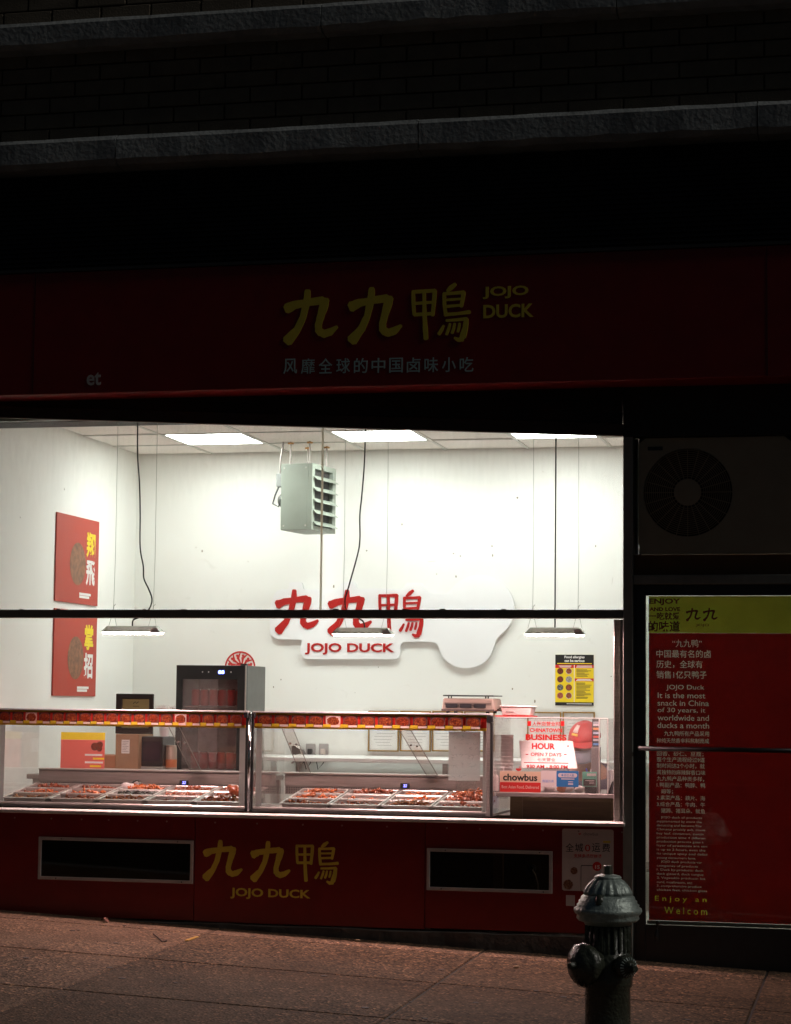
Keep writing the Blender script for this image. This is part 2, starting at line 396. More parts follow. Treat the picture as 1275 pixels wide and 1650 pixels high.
# ================================================================== the setting
GX = lambda x, y: .015 - .042*(x+1.8) + .015*y          # the pavement falls to the right and towards the kerb
SHEAR = lambda x: -.042*(x+1.8)
def slab_mesh(x0, x1, y0, y1, th=.09, gap=.006):
    gap = .006; x0 += gap; x1 -= gap; y0 += gap; y1 -= gap
    b = [(x,y,GX(x,y)-th) for x,y in ((x0,y0),(x1,y0),(x1,y1),(x0,y1))]; t = [(x,y,z+th) for x,y,z in b]
    return MB().hexa(b, t)
def speckle(name, c1, c2, c3, smooth_at=None):
    """worn concrete: fine cement with pale and dark grit and stains of its own"""
    m = bpy.data.materials.new(name); m.use_nodes = True; n = m.node_tree.nodes; l = m.node_tree.links
    b = n['Principled BSDF']; b.inputs['Roughness'].default_value = .85; b.inputs['Specular IOR Level'].default_value = .12
    g = n.new('ShaderNodeNewGeometry')
    t = n.new('ShaderNodeTexNoise'); t.inputs['Scale'].default_value = 2.2; t.inputs['Detail'].default_value = 8; t.inputs['Roughness'].default_value = .7; l.new(g.outputs['Position'], t.inputs['Vector'])
    r = n.new('ShaderNodeValToRGB'); r.color_ramp.elements[0].position = .32; r.color_ramp.elements[1].position = .66
    r.color_ramp.elements[0].color = (*c2,1); r.color_ramp.elements[1].color = (*c1,1); l.new(t.outputs['Fac'], r.inputs[0])
    v = n.new('ShaderNodeTexVoronoi'); v.inputs['Scale'].default_value = 85; l.new(g.outputs['Position'], v.inputs['Vector'])
    rr = n.new('ShaderNodeSeparateColor'); l.new(v.outputs['Color'], rr.inputs[0])
    cr = n.new('ShaderNodeValToRGB'); cr.color_ramp.interpolation = 'CONSTANT'; e = cr.color_ramp.elements
    e[0].color = (.4,.4,.4,1); e[1].position = .28; e[1].color = (1,1,1,1); q = e.new(.80); q.color = (1.7,1.6,1.5,1); q = e.new(.94); q.color = (3.2,2.8,2.4,1)
    l.new(rr.outputs[0], cr.inputs[0])
    x = n.new('ShaderNodeMixRGB'); x.blend_type = 'MULTIPLY'; l.new(r.outputs[0], x.inputs[1]); l.new(cr.outputs[0], x.inputs[2])
    t3 = n.new('ShaderNodeTexNoise'); t3.inputs['Scale'].default_value = .9; t3.inputs['Detail'].default_value = 3; l.new(g.outputs['Position'], t3.inputs['Vector'])
    mr = n.new('ShaderNodeMapRange'); mr.inputs['From Min'].default_value = .40; mr.inputs['From Max'].default_value = .56; mr.inputs['To Min'].default_value = c3; mr.inputs['To Max'].default_value = 1.0
    l.new(t3.outputs['Fac'], mr.inputs[0]); l.new(mr.outputs[0], x.inputs[0])
    l.new(x.outputs[0], b.inputs['Base Color'])
    bp = n.new('ShaderNodeBump'); bp.inputs['Strength'].default_value = .8; bp.inputs['Distance'].default_value = .006
    l.new(v.outputs['Distance'], bp.inputs['Height']); l.new(bp.outputs[0], b.inputs['Normal'])
    MATS[name] = m; return m
conc_a = speckle('gritty_brown_concrete', (.115,.077,.050), (.060,.039,.025), .55)  # brown tint puts some of the window's reddish glow into the concrete
conc_b = speckle('smooth_worn_concrete', (.17,.112,.076), (.10,.066,.044), .35)  # reddish glow tinted into this smoother concrete too
asphalt = speckle('dark_asphalt', (.055,.053,.052), (.035,.035,.036), .9)
joint_m = mat('dark_joint_dirt', (.035,.028,.024), .95, noise=.5, nscale=30)

sw = MB()
b = [(x,y,GX(x,y)-.12) for x,y in ((-9,-3.42),(9,-3.42),(9,.4),(-9,.4))]
sw.hexa(b, [(x,y,z+.114) for x,y,z in b])
sidewalk = tag(sw.build('sidewalk', joint_m), kind='structure')
xs1 = [-9,-6.6,-5.2,-3.75,-2.36,-.97,.50,1.97,3.4,4.8,6.2,9]
ys1 = [-.30,-1.30,-2.35,-3.28]
k = 0
for i in range(len(xs1)-1):                       # the narrow strip along the shop front
    MB.build(slab_mesh(xs1[i], xs1[i+1], -.30, .02), 'paving_strip', conc_b, sidewalk, .004)
for j in range(3):
    for i in range(len(xs1)-1):
        o = slab_mesh(xs1[i], xs1[i+1], ys1[j+1], ys1[j]).build('paving_slab', conc_b if (xs1[i] < -1.2 or (i+j) % 4 == 0 and xs1[i] < 0) else conc_a, sidewalk, .005)
rx = MB(); rx.hexa([(-60,-40,-.75),(60,-40,-.75),(60,-3.43,-.75),(-60,-3.43,-.75)], [(-60,-40,2.1-.16),(60,-40,-2.9-.16),(60,-3.43,-2.9-.16),(-60,-3.43,2.1-.16)])
rd = MB()
b = [(x,y,SHEAR(x)-.5) for x,y in ((-40,-30),(40,-30),(40,-3.44),(-40,-3.44))]
rd.hexa(b, [(x,y,SHEAR(x)-.19) for x,y,z in b])
tag(rd.build('road', asphalt), kind='structure')
kb = MB()
for i in range(-6, 6):
    x0, x1 = i*1.5+.004, i*1.5+1.496
    b = [(x,y,SHEAR(x)-.35) for x,y in ((x0,-3.44),(x1,-3.44),(x1,-3.285),(x0,-3.285))]
    kb.hexa(b, [(x,y,GX(x,-3.3)) for x,y,z in b])
kerb = tag(kb.build('kerb', stone_m, None, .012), kind='structure')
gr = MB(); b = [(-300,-300,-14),(300,-300,-14),(300,300,-14),(-300,300,-14)]
gr.hexa(b, [(-300,-300,-13.4),(300,-300,-13.4),(300,300,-13.4),(-300,300,-13.4)])
tag(gr.build('ground', asphalt), kind='structure')

# ---- the room behind the window
BW = 3.9; LW = -2.943; RW = 2.45; CH = 3.074
tag(box('floor', LW-.1, RW+.1, .10, BW+.1, -.30, -.16, mat('pale_floor_tile', (.58,.55,.52), .4, noise=.2, nscale=4)), kind='structure')
def wall_paint(name):
    """white wall: uneven roller coat with scuffs and a few screw holes"""
    m = bpy.data.materials.new(name); m.use_nodes = True; n = m.node_tree.nodes; l = m.node_tree.links
    b = n['Principled BSDF']; b.inputs['Roughness'].default_value = .62
    g = n.new('ShaderNodeNewGeometry')
    t = n.new('ShaderNodeTexNoise'); t.inputs['Scale'].default_value = 1.3; t.inputs['Detail'].default_value = 7; l.new(g.outputs['Position'], t.inputs['Vector'])
    r = n.new('ShaderNodeValToRGB'); r.color_ramp.elements[0].position = .25; r.color_ramp.elements[1].position = .75
    r.color_ramp.elements[0].color = (.83,.83,.79,1); r.color_ramp.elements[1].color = (.875,.88,.85,1); l.new(t.outputs['Fac'], r.inputs[0])
    v = n.new('ShaderNodeTexVoronoi'); v.inputs['Scale'].default_value = 3.1; v.inputs['Randomness'].default_value = 1; l.new(g.outputs['Position'], v.inputs['Vector'])
    lt = n.new('ShaderNodeMath'); lt.operation = 'LESS_THAN'; lt.inputs[1].default_value = .022; l.new(v.outputs['Distance'], lt.inputs[0])
    t2 = n.new('ShaderNodeTexNoise'); t2.inputs['Scale'].default_value = 7; t2.inputs['Detail'].default_value = 9; t2.inputs['Distortion'].default_value = 2.5; l.new(g.outputs['Position'], t2.inputs['Vector'])
    mr = n.new('ShaderNodeMapRange'); mr.inputs['From Min'].default_value = .66; mr.inputs['From Max'].default_value = .78; mr.inputs['To Max'].default_value = .16; l.new(t2.outputs['Fac'], mr.inputs[0])
    m1 = n.new('ShaderNodeMixRGB'); l.new(mr.outputs[0], m1.inputs[0]); l.new(r.outputs[0], m1.inputs[1]); m1.inputs[2].default_value = (.45,.41,.34,1)
    m2 = n.new('ShaderNodeMixRGB'); l.new(lt.outputs[0], m2.inputs[0]); l.new(m1.outputs[0], m2.inputs[1]); m2.inputs[2].default_value = (.22,.19,.15,1)
    l.new(m2.outputs[0], b.inputs['Base Color'])
    bp = n.new('ShaderNodeBump'); bp.inputs['Strength'].default_value = .12; bp.inputs['Distance'].default_value = .01; l.new(t.outputs['Fac'], bp.inputs['Height']); l.new(bp.outputs[0], b.inputs['Normal'])
    return m
wp = wall_paint('scuffed_white_wall')
wall_back = tag(box('wall_back', LW-.1, RW+.1, BW, BW+.12, -.16, 3.4, wp), kind='structure')
tag(box('wall_left', LW-.12, LW, .12, BW, -.16, 3.4, wp), kind='structure')
tag(box('wall_right', RW, RW+.12, .12, BW, -.16, 3.4, wp), kind='structure')
ceiling = tag(box('ceiling', LW-.1, RW+.1, .12, BW+.1, CH+.03, CH+.10, grid_m), kind='structure')
TL = .605; gx0 = -2.36 - TL; gy0 = 3.355
xsg = [LW] + [gx0+TL*i for i in range(1, 9)] + [RW]
xsg = [LW, -2.36, -2.36+TL, -2.36+2*TL, -2.36+3*TL, -2.36+4*TL, -2.36+5*TL, -2.36+6*TL, -2.36+7*TL, RW]
ysg = [BW] + [gy0-TL*i for i in range(6)] + [.13]
lights_at = {(1,1),(3,1),(5,1)}
G = .011
gm = MB()
for x in xsg[1:-1]: gm.box(x-G, x+G, .13, BW, CH-.004, CH+.02)
for y in ysg[1:-1]:
    for i in range(len(xsg)-1): gm.box(xsg[i]+G+.0005, xsg[i+1]-G-.0005, y-G, y+G, CH-.004, CH+.02)
gm.build('ceiling_grid', grid_m, ceiling)
cl = 0
for i in range(len(xsg)-1):
    for j in range(len(ysg)-1):
        x0, x1, y1, y0 = xsg[i], xsg[i+1], ysg[j], ysg[j+1]
        if (i,j) in lights_at: continue
        z = CH + rnd.uniform(.002,.007)
        MB().box(x0+.013, x1-.013, y0+.013, y1-.013, z, z+.016).build('ceiling_tile', ceil_m, ceiling)
LP = []
for idx, (i, j) in enumerate(sorted(lights_at)):
    x0, x1, y1, y0 = xsg[i], xsg[i+1], ysg[j], ysg[j+1]
    t = thing('ceiling_light', ((x0+x1)/2, (y0+y1)/2, CH),
              ['square lit ceiling panel in front of the green heater, nearest the left wall', 'square lit ceiling panel right of the hanging heater, middle of three', 'square lit ceiling panel nearest the right window post, mostly behind the gate edge'][idx], 'ceiling light', 'lit ceiling panels')
    f = MB(); f.hole(x0+.012, x1-.012, CH-.001, CH+.02, x0+.03, x1-.03, CH+.004, CH+.015, y0+.012, y1-.012)
    fr = MB()
    for a in ((x0+.0125, x0+.026, y0+.0125, y1-.0125), (x1-.026, x1-.0125, y0+.0125, y1-.0125), (x0+.0265, x1-.0265, y0+.0125, y0+.026), (x0+.0265, x1-.0265, y1-.026, y1-.0125)):
        fr.box(*a, CH-.003, CH+.02)
    fr.build('light_frame', grid_m, t)
    MB().box(x0+.027, x1-.027, y0+.027, y1-.027, CH+.001, CH+.012).build('diffuser', panel_emit, t)

# ================================================================== the shop front
XL, XR = -3.3, 3.4
bld = thing('brick_building', (0, .2, 0), 'dark brick building front with a grey stone ledge above the red sign', 'building')
box('upper_wall', XL, XR, .0, .30, 3.62, 6.4, mortar_m, bld)
wall_part = bpy.data.objects[bld.children[0].name]
# bricks: long thin courses between and above the two ledges
bl, bh = .293, .083
bmesh_src = MB().box(-bl/2, bl/2, -.02, .03, 0, bh).mesh('brick', .004)
bmesh_src.materials.append(brick_m)
for z0, nrow in ((4.408, 6), (5.115, 4)):
    for r_ in range(nrow):
        off = (.5 if r_ % 2 else 0)*(bl+.009)
        for i in range(17):
            x = -2.55 + off + i*(bl+.009)
            if x > 2.45: continue
            inst('brick', bmesh_src, wall_part, (x+rnd.uniform(-.001,.001), rnd.uniform(-.003,.002), z0+r_*(bh+.0085)))
for (za, zb, pr, cuts) in ((4.215, 4.40, .17, (-3.3,-1.63,.12,1.95,3.4)), (4.93, 5.105, .13, (-3.3,-.45,1.2,3.4))):
    for i in range(len(cuts)-1):
        m_ = MB(); x0, x1 = cuts[i]+.003, cuts[i+1]-.003; n = 14
        P = []
        for k in range(n+1):
            x = x0+(x1-x0)*k/n; j1, j2, j3 = (rnd.uniform(-.006,.006) for _ in range(3))
            P.append([(x,.02,za),(x,-pr+.03+j1,za+.012+j2),(x,-pr+j1,za+.04+j3),(x,-pr+j2*.6,zb-.03),(x,-pr+.02,zb-.004+j3*.4),(x,.02,zb+.006)])
        base = [p for row in P for p in row]; fs = []
        for k in range(n):
            for q in range(6):
                q2 = (q+1) % 6; fs.append((k*6+q, k*6+q2, (k+1)*6+q2, (k+1)*6+q))
        fs += [tuple(range(5,-1,-1)), tuple(n*6+q for q in range(6))]
        m_.add(base, fs).build('stone_ledge_block', stone_m, bld)
# dark ribbed hood of the gate between ledge and sign
hood = MB(); pts = []
z = 3.60
n = 22
for k in range(n):
    za = 3.60 + k*(4.212-3.60)/n; zb = za + (4.212-3.60)/n
    hood.hexa([(XL,-.045,za),(XR,-.045,za),(XR,-.0005,za),(XL,-.0005,za)], [(XL,-.030,zb-.002),(XR,-.030,zb-.002),(XR,-.0005,zb-.002),(XL,-.0005,zb-.002)])
hood.build('ribbed_hood', black_shut, bld)
box('window_head', XL, XR, .07, .30, 2.80, 3.615, black_shut, bld)
box('side_pier', XL, LW-.125, .0, .30, -.2, 3.61, brick_m, bld)
box('side_pier', RW-.10, XR, .0, .30, -.3, 2.80, brick_m, bld)
box('door_head', 1.225, XR, -.02, .068, 2.642, 2.93, black_shut, bld)

# ---- box sign over the window
SY = -.27
sz0, sz1 = 2.908, 3.598
sign = thing('shop_sign', (0, SY, sz0), 'long dark red box sign with yellow brush characters above the window', 'shop sign')
box('sign_box', XL+.05, XR-.05, SY, -.02, sz0, sz1, red_sign, sign, .004)
box('top_trim', XL+.05, XR-.05, SY-.012, -.02, sz1+.001, sz1+.018, black_metal, sign)
for xj in (-2.05, 2.0): box('face_seam', xj-.002, xj+.002, SY-.0015, SY-.0002, sz0+.004, sz1-.004, mat('dark_seam', (.05,.003,.003), .6), sign)

JIU = [([(.43,.02),(.425,.14),(.405,.28),(.35,.52),(.25,.74),(.07,.95)], [.11,.13,.14,.125,.14,.21]),
       ([(.05,.34),(.2,.275),(.45,.235),(.72,.205)], [.20,.15,.13,.15]),
       ([(.755,.20),(.74,.30),(.69,.47),(.64,.66),(.645,.76),(.70,.82)], [.17,.17,.14,.13,.14,.15]),
       ([(.66,.79),(.75,.835),(.86,.80),(.985,.71)], [.13,.15,.14,.06])]
YA = [([(.02,.13),(.025,.3),(.04,.52)], [.06,.065,.06]), ([(.01,.135),(.2,.13),(.40,.125)], [.065,.06,.065]),
      ([(.395,.125),(.385,.3),(.36,.54)], [.075,.075,.07]), ([(.04,.33),(.37,.32)], [.05,.05]), ([(.04,.52),(.37,.51)], [.06,.06]),
      ([(.21,.13),(.22,.5),(.235,.75),(.25,.93)], [.06,.075,.08,.085]),
      ([(.75,.03),(.68,.085),(.61,.14)], [.06,.09,.05]), ([(.56,.18),(.565,.36),(.59,.55)], [.06,.065,.065]), ([(.55,.185),(.72,.18),(.90,.17)], [.06,.055,.065]),
      ([(.895,.17),(.88,.29),(.855,.41)], [.075,.07,.06]), ([(.60,.29),(.85,.28)], [.045,.045]), ([(.60,.40),(.86,.385)], [.05,.05]),
      ([(.59,.535),(.8,.525),(1.0,.505)], [.06,.055,.07]), ([(.60,.635),(.78,.63),(.95,.615)], [.045,.05,.06]),
      ([(.945,.62),(.93,.76),(.885,.92)], [.08,.095,.11]), ([(.88,.95),(.81,.965),(.745,.93)], [.09,.075,.04]),
      ([(.555,.72),(.52,.79),(.475,.86)], [.04,.06,.065]), ([(.665,.69),(.645,.77),(.605,.87)], [.045,.055,.05]), ([(.745,.69),(.73,.77),(.70,.85)], [.045,.055,.05]), ([(.83,.69),(.82,.76),(.80,.83)], [.04,.05,.045])]
def brush(glyph, x0, x1, z0, z1, Y, m_, parent, th=.003, seed=0):
    rr = random.Random(seed); sx = x1-x0; sz = z1-z0; mb = MB()
    for i, (pts, wid) in enumerate(glyph):
        # resample for a wavering brush edge
        P, Q = [], []
        for a in range(len(pts)-1):
            for t in (0, .34, .67):
                P.append((x0+sx*(pts[a][0]*(1-t)+pts[a+1][0]*t), z1-sz*(pts[a][1]*(1-t)+pts[a+1][1]*t)))
                Q.append((wid[a]*(1-t)+wid[a+1]*t)*min(sx,sz)*rr.uniform(.94,1.07))
        P.append((x0+sx*pts[-1][0], z1-sz*pts[-1][1])); Q.append(wid[-1]*min(sx,sz))
        mb.stroke(P, Q, Y-th-i*.00012, Y)
    return mb.build('lettering', m_, parent)
for i, pr in enumerate(((458,467,545,553), (562,463,648,552))): brush(JIU, *rect(*pr, SY), SY, yellow, sign, seed=i)
brush(YA, *rect(664,456,757,552, SY), SY, yellow, sign, seed=5)
def slope_text(s, pr, Y, m_, parent, **k): return ptext(s, pr, Y, m_, parent, **k)
ptext('JOJO', (778,461,852,481), SY, yellow, sign, bold=.028, ext=.002)
ptext('DUCK', (779,490,860,512), SY, yellow, sign, bold=.028, ext=.002)
for i_, ch_ in enumerate('风靡全球的中国卤味小吃'): ptext(ch_, (457+i_*28.4, 578-i_*.25, 479+i_*28.4, 602.5-i_*.35), SY, pale_blue, sign, bold=.006, ext=.002)
ptext('et', (140,600,163,621), SY, grey_let, sign, bold=.02, ext=.002)

# ---- rolling gate, hanging crooked behind the sign
gate = thing('rolling_gate', (-.8, -.03, 2.7), 'black roll-up gate hanging slightly crooked below the sign, brown bottom bar', 'gate')
gz = lambda x: 2.788 - .0478*(x+1.805)
gxl, gxr = LW-.02, 1.2247
for k in range(4):
    za, zb = .0695+k*.062, .0695+(k+1)*.062-.0005
    y0 = -.036
    MB().hexa([(gxl,y0,gz(gxl)+za),(gxr,y0,gz(gxr)+za),(gxr,y0+.012,gz(gxr)+za),(gxl,y0+.012,gz(gxl)+za)],
              [(gxl,y0+.008,gz(gxl)+zb),(gxr,y0+.008,gz(gxr)+zb),(gxr,y0+.018,gz(gxr)+zb),(gxl,y0+.018,gz(gxl)+zb)]).build('gate_slat', black_shut, gate)
MB().hexa([(gxl,-.05,gz(gxl)),(gxr,-.05,gz(gxr)),(gxr,-.01,gz(gxr)),(gxl,-.01,gz(gxl))],
          [(gxl,-.05,gz(gxl)+.07),(gxr,-.05,gz(gxr)+.07),(gxr,-.01,gz(gxr)+.07),(gxl,-.01,gz(gxl)+.07)]).build('bottom_bar', brown_bar, gate, .004)

# ---- window frame, panes, sill
PXL, PXR = 1.225, 1.277
win = thing('shop_window', (-.8, .02, .6), 'wide shop window with a dark cross bar and dusty upper glass', 'window')
box('right_post', PXL, PXR, -.022, .068, -.22, 2.641, door_alu, win, .003)
box('left_post', LW-.01, LW+.05, -.02, .068, -.1, 2.799, door_alu, win, .003)
box('cross_bar', LW+.051, PXL-.001, -.015, .045, 1.672, 1.718, bar_m, win, .003)
for i in range(9):
    x = -2.3+i*.37+rnd.uniform(-.1,.1); box('bar_crumb', x, x+rnd.uniform(.01,.03), .0, .02, 1.7182, 1.7182+rnd.uniform(.003,.007), bar_m, win)
box('upper_pane', LW+.051, PXL-.001, .022, .028, 1.7195, 2.799, pane_m, win)
box('head_rail', LW+.051, PXL-.001, .0, .05, 2.8005, 2.86, door_alu, win)
box('sill', LW, PXL+.012, -.045, .11, .577, .598, sill_m, win, .004)
# jamb of the opening below the bar
jb = rect(985,1000,1003,1255,.10)
box('jamb', 1.163, 1.196, .08, .13, .60, 1.670, steel_d, win, .003)
box('jamb_channel', 1.198, 1.2235, .088, .13, .60, 1.670, black_metal, win)
# thin rusty rod behind the upper glass
rod = MB(); p0 = at(519,700,.10); p1 = at(516,984,.10)
rod_m = mat('rust_spotted_plastic_rod', (.80,.74,.60), .6, col2=(.50,.34,.14), nscale=16, trans=.75)  # strong translucency added so the lit wall brightens the rod's front
rod.add([(-.474,.100,1.7185),(-.4675,.094,1.7185),(-.461,.100,1.7185),(-.461,.100,2.80),(-.4675,.094,2.80),(-.474,.100,2.80)], [(0,1,4,5),(1,2,3,4)])
tag(rod.build('cable_trunking', rod_m, None), 'thin yellowed white strip with rust spots standing on the dark cross bar', 'trunking')

# ---- red panels under the window
bulk = thing('counter_front', (-.8, -.01, 0), 'red panelled front below the window sill with two framed openings', 'shop front')
RY = -.012
vl = rect(60,1350,316,1424,RY); vr = rect(687,1366,891,1440,RY)
vl = (-2.05, -1.140, .211, .447); vr = (.172, .852, .217, .440)
PZ0, PZ1 = .012, .574
seams = [(-2.945,-1.137), (-1.134,.161), (.164,1.262)]
def vent(v, name):
    x0, x1, z0, z1 = v; w = .018
    MB().hole(x0, x1, z0, z1, x0+w, x1-w, z0+w, z1-w, RY-.010, RY-.0005).build('vent_frame', mat('white_vent_frame', (.50,.49,.47), .45, noise=.15, nscale=25), bulk, .002)
    box('vent_pane', x0+w-.004, x1-w+.004, RY+.002, RY+.006, z0+w-.004, z1-w+.004, smoked, bulk)
    for sx_, sz_ in ((.15,1),(.9,1),(.12,0),(.93,0)):
        cx = x0+(x1-x0)*sx_; cz = (z1-w/2) if sz_ else (z0+w/2)
        MB().lathe([(.0035,-.0015),(.0035,.0015)], 8, Matrix.Translation((cx,RY-.0112,cz)) @ Matrix.Rotation(R(90),4,'X')).build('vent_screw', black_pl, bulk)
w = .014
MB().hole(seams[0][0], seams[0][1], PZ0, PZ1, vl[0]+w, vl[1]-w, vl[2]+w, vl[3]-w, RY, 0).build('red_panel', red_panel, bulk)
box('red_panel', *seams[1], RY+.001, 0, PZ0-.004, PZ1, red_panel, bulk, .0015)
MB().hole(seams[2][0], seams[2][1], PZ0+.004, PZ1, vr[0]+w, vr[1]-w, vr[2]+w, vr[3]-w, RY, 0).build('red_panel', red_panel, bulk)
vent(vl, 'l'); vent(vr, 'r')
screw_me = MB().lathe([(.005,-.001),(.005,.001),(.003,.002)], 8, Matrix.Rotation(R(90),4,'X')).mesh('screw'); screw_me.materials.append(steel_d)
for x in [-2.2,-1.98,-1.80,-1.64,-1.47,-1.30,-1.02,-.78,-.52,-.3,-.05,.28,.46,.64,.80,.99,1.22]:
    inst('panel_screw', screw_me, bulk, (x, RY-.001, .548))
for z in (.36,.17): inst('panel_screw', screw_me, bulk, (1.238, RY-.001, z))
# black framing behind the panels, cabinet inside the openings
for x in (-1.137, .1625): box('backing_stud', x-.03, x+.03, .001, .05, .0, .57, black_metal, bulk)
box('cabinet_back', LW+.01, 1.22, .42, .44, -.16, .60, mat('brown_cabinet_board', (.22,.16,.09), .7, noise=.3, nscale=5), bulk)
box('cabinet_top', LW+.01, 1.22, .112, .42, .555, .572, black_metal, bulk)
x0 = at(797,1400,.1).x; x1 = at(812,1400,.1).x
box('cabinet_post', x0, x1, .06, .10, .02, .55, mat('tan_wood_post', (.40,.28,.16), .7), bulk)
hp = at(851,1402,.25)
MB().lathe([(.022,0),(.022,.02),(.014,.03),(.014,.05)], 12, Matrix.Translation((hp.x,.40,hp.z)) @ Matrix.Rotation(R(90),4,'X')).build('pipe_elbow', black_pl, bulk)
MB().tube([(hp.x+.01,.34,hp.z-.005),(hp.x+.03,.32,hp.z-.03),(hp.x+.045,.31,hp.z-.08),(hp.x+.05,.31,hp.z-.2)], .004, 6).build('drain_hose', white_pl, bulk)
base_m = mat('dirty_concrete_base', (.12,.105,.09), .9, noise=.5, nscale=9, bump=.6, bscale=30)
mb = MB()
n = 30
P = []
for k in range(n+1):
    x = LW + (1.262-LW)*k/n; P.append([(x,.05,-.35),(x,-.05-rnd.uniform(0,.012),-.35),(x,-.032-rnd.uniform(0,.012),PZ0-.012+rnd.uniform(-.006,.003)),(x,.05,PZ0-.006)])
fs = []
for k in range(n):
    for q in range(4): fs.append((k*4+q, k*4+(q+1)%4, (k+1)*4+(q+1)%4, (k+1)*4+q))
mb.add([p for r_ in P for p in r_], fs).build('concrete_base', base_m, bulk)
# lettering on the middle panel
k1 = lambda x, y: (130+x/2.965, 1300+y/2.965)
def kz(x0,y0,x1,y1): return (*k1(x0,y0), *k1(x1,y1))
brush(JIU, *rect(*kz(586,160,774,352), RY), RY+.001, yellow, bulk, .0022, seed=11)
brush(JIU, *rect(*kz(814,166,1002,357), RY), RY+.001, yellow, bulk, .0022, seed=12)
brush(YA, *rect(*kz(1028,162,1230,370), RY), RY+.001, yellow, bulk, .0022, seed=13)
ptext('JOJO DUCK', kz(716,392,1098,444), RY+.001, yellow, bulk, bold=.026, ext=.0018)

# delivery notice stuck on the right panel
nx = rect(906,1336,989,1436, RY)
note = thing('delivery_notice', (nx[0], RY, nx[2]), 'white delivery notice with black Chinese characters on the red panel behind the hydrant', 'poster')
note_w = mat('white_notice_film', (.60,.58,.56), .5, noise=.05, nscale=10)
MB().prism(round_rect(*nx, .012), RY-.0014, RY-.0004).build('sheet', note_w, note)
NY = RY-.0014
h1 = lambda x0,y0,x1,y1: (880+x0/4.81, 1310+y0/4.81, 880+x1/4.81, 1310+y1/4.81)
def bowl(cx, cz, s, Y, parent, m_):
    pts = [(cx+s*math.cos(R(a)), cz+s*.9*math.sin(R(a))) for a in range(180, 361, 15)]
    mb = MB().prism(pts, Y-.001, Y); mb.build('bowl_mark', m_, parent)
    MB().stroke([(cx+s*.15,cz+s*.1),(cx+s*.45,cz+s*.75)],[s*.14,s*.14],Y-.001,Y).stroke([(cx+s*.5,cz+s*.1),(cx+s*.8,cz+s*.75)],[s*.14,s*.14],Y-.001,Y).build('chopstick_mark', m_, parent)
bx0 = rect(*h1(238,150,285,190), NY); bowl((bx0[0]+bx0[1])/2, bx0[3]-.006, .007, NY, note, red_print)
ptext('chowbus', h1(290,150,405,175), NY, grey_print, note, bold=.02, ext=.0006)
for pr, s, m_ in (((152,235,215,300),'全',black_print),((225,235,288,300),'城',black_print),((302,245,343,298),'0',red_print),((357,235,420,302),'运',black_print),((435,238,497,302),'费',black_print)):
    ptext(s, h1(*pr), NY, m_, note, bold=.002, ext=.0006)
ptext('支持多餐厅拼餐', h1(215,318,432,348), NY, red_print, note, bold=.015, ext=.0006)
box('yellow_tag', *rect(*h1(443,216,500,232), NY)[:2], NY-.0006, NY, *rect(*h1(443,216,500,232), NY)[2:], yellow, note)
dd = dish('notice_dish_print', [(.12,.04,.02),(.35,.14,.05),(.5,.4,.3)], (.55,.5,.46), 8, (.5,.48,.46))
for pr in ((186,415,250,482),(128,508,215,606)):
    q = rect(*h1(*pr), NY); c = ((q[0]+q[1])/2, (q[2]+q[3])/2)
    MB().prism(disc_pts(*c, (q[1]-q[0])/2), NY-.0006, NY).build('dish_print', dd, note)
q = rect(*h1(270,405,420,610), NY)
MB().prism(round_rect(*q, .008), NY-.0005, NY).build('phone_outline', black_print, note)
MB().prism(round_rect(q[0]+.002,q[1]-.002,q[2]+.002,q[3]-.004,.007), NY-.0008, NY-.0005).build('phone_screen_print', note_w, note)
q = rect(*h1(350,367,442,460), NY); c = ((q[0]+q[1])/2, (q[2]+q[3])/2)
MB().prism(disc_pts(*c, .024), NY-.0014, NY-.0008).build('price_badge', red_print, note)
text('15', c[0]-.010, c[0]+.014, c[1]-.013, c[1]+.006, NY-.0014, white_print, note, bold=.03, ext=.0005)
q = rect(*h1(155,637,224,720), RY)
tag(box('blank_sticker', q[0], q[1], RY-.0012, RY-.0003, q[2], q[3], note_w), 'small blank white sticker low on the red panel left of the hydrant', 'sticker')

# ---- transom over the door with the air conditioner
DX0, DX1 = PXR, 2.345
tr = thing('door_frame', (1.8, 0, 1.9), 'dark metal door surround with a brown board above the poster door', 'door frame')
box('transom_bar', DX0+.001, DX1, -.018, .062, 1.853, 1.903, door_alu, tr, .003)
box('filler_board', DX0+.001, DX1, .03, .05, 1.904, 2.012, orange_wood, tr)
box('right_jamb', DX1+.001, DX1+.06, -.02, .066, -.25, 2.64, door_alu, tr, .003)
box('left_stop', DX0+.001, DX0+.012, .0, .06, -.22, 1.852, black_metal, tr)
acx = at(1108,793,.0); acx0 = DX0+.022
ac = thing('air_conditioner', (1.72, .05, 2.013), 'beige air conditioner outdoor unit with round fan grille above the door', 'air conditioner')
ac_m = mat('aged_beige_enamel', (.34,.32,.23), .5, noise=.15, nscale=6)
ACX, ACZ, ACR = acx.x, acx.z, .235
AX0, AX1, AZ0, AZ1 = DX0+.026, 2.14, 2.015, 2.635
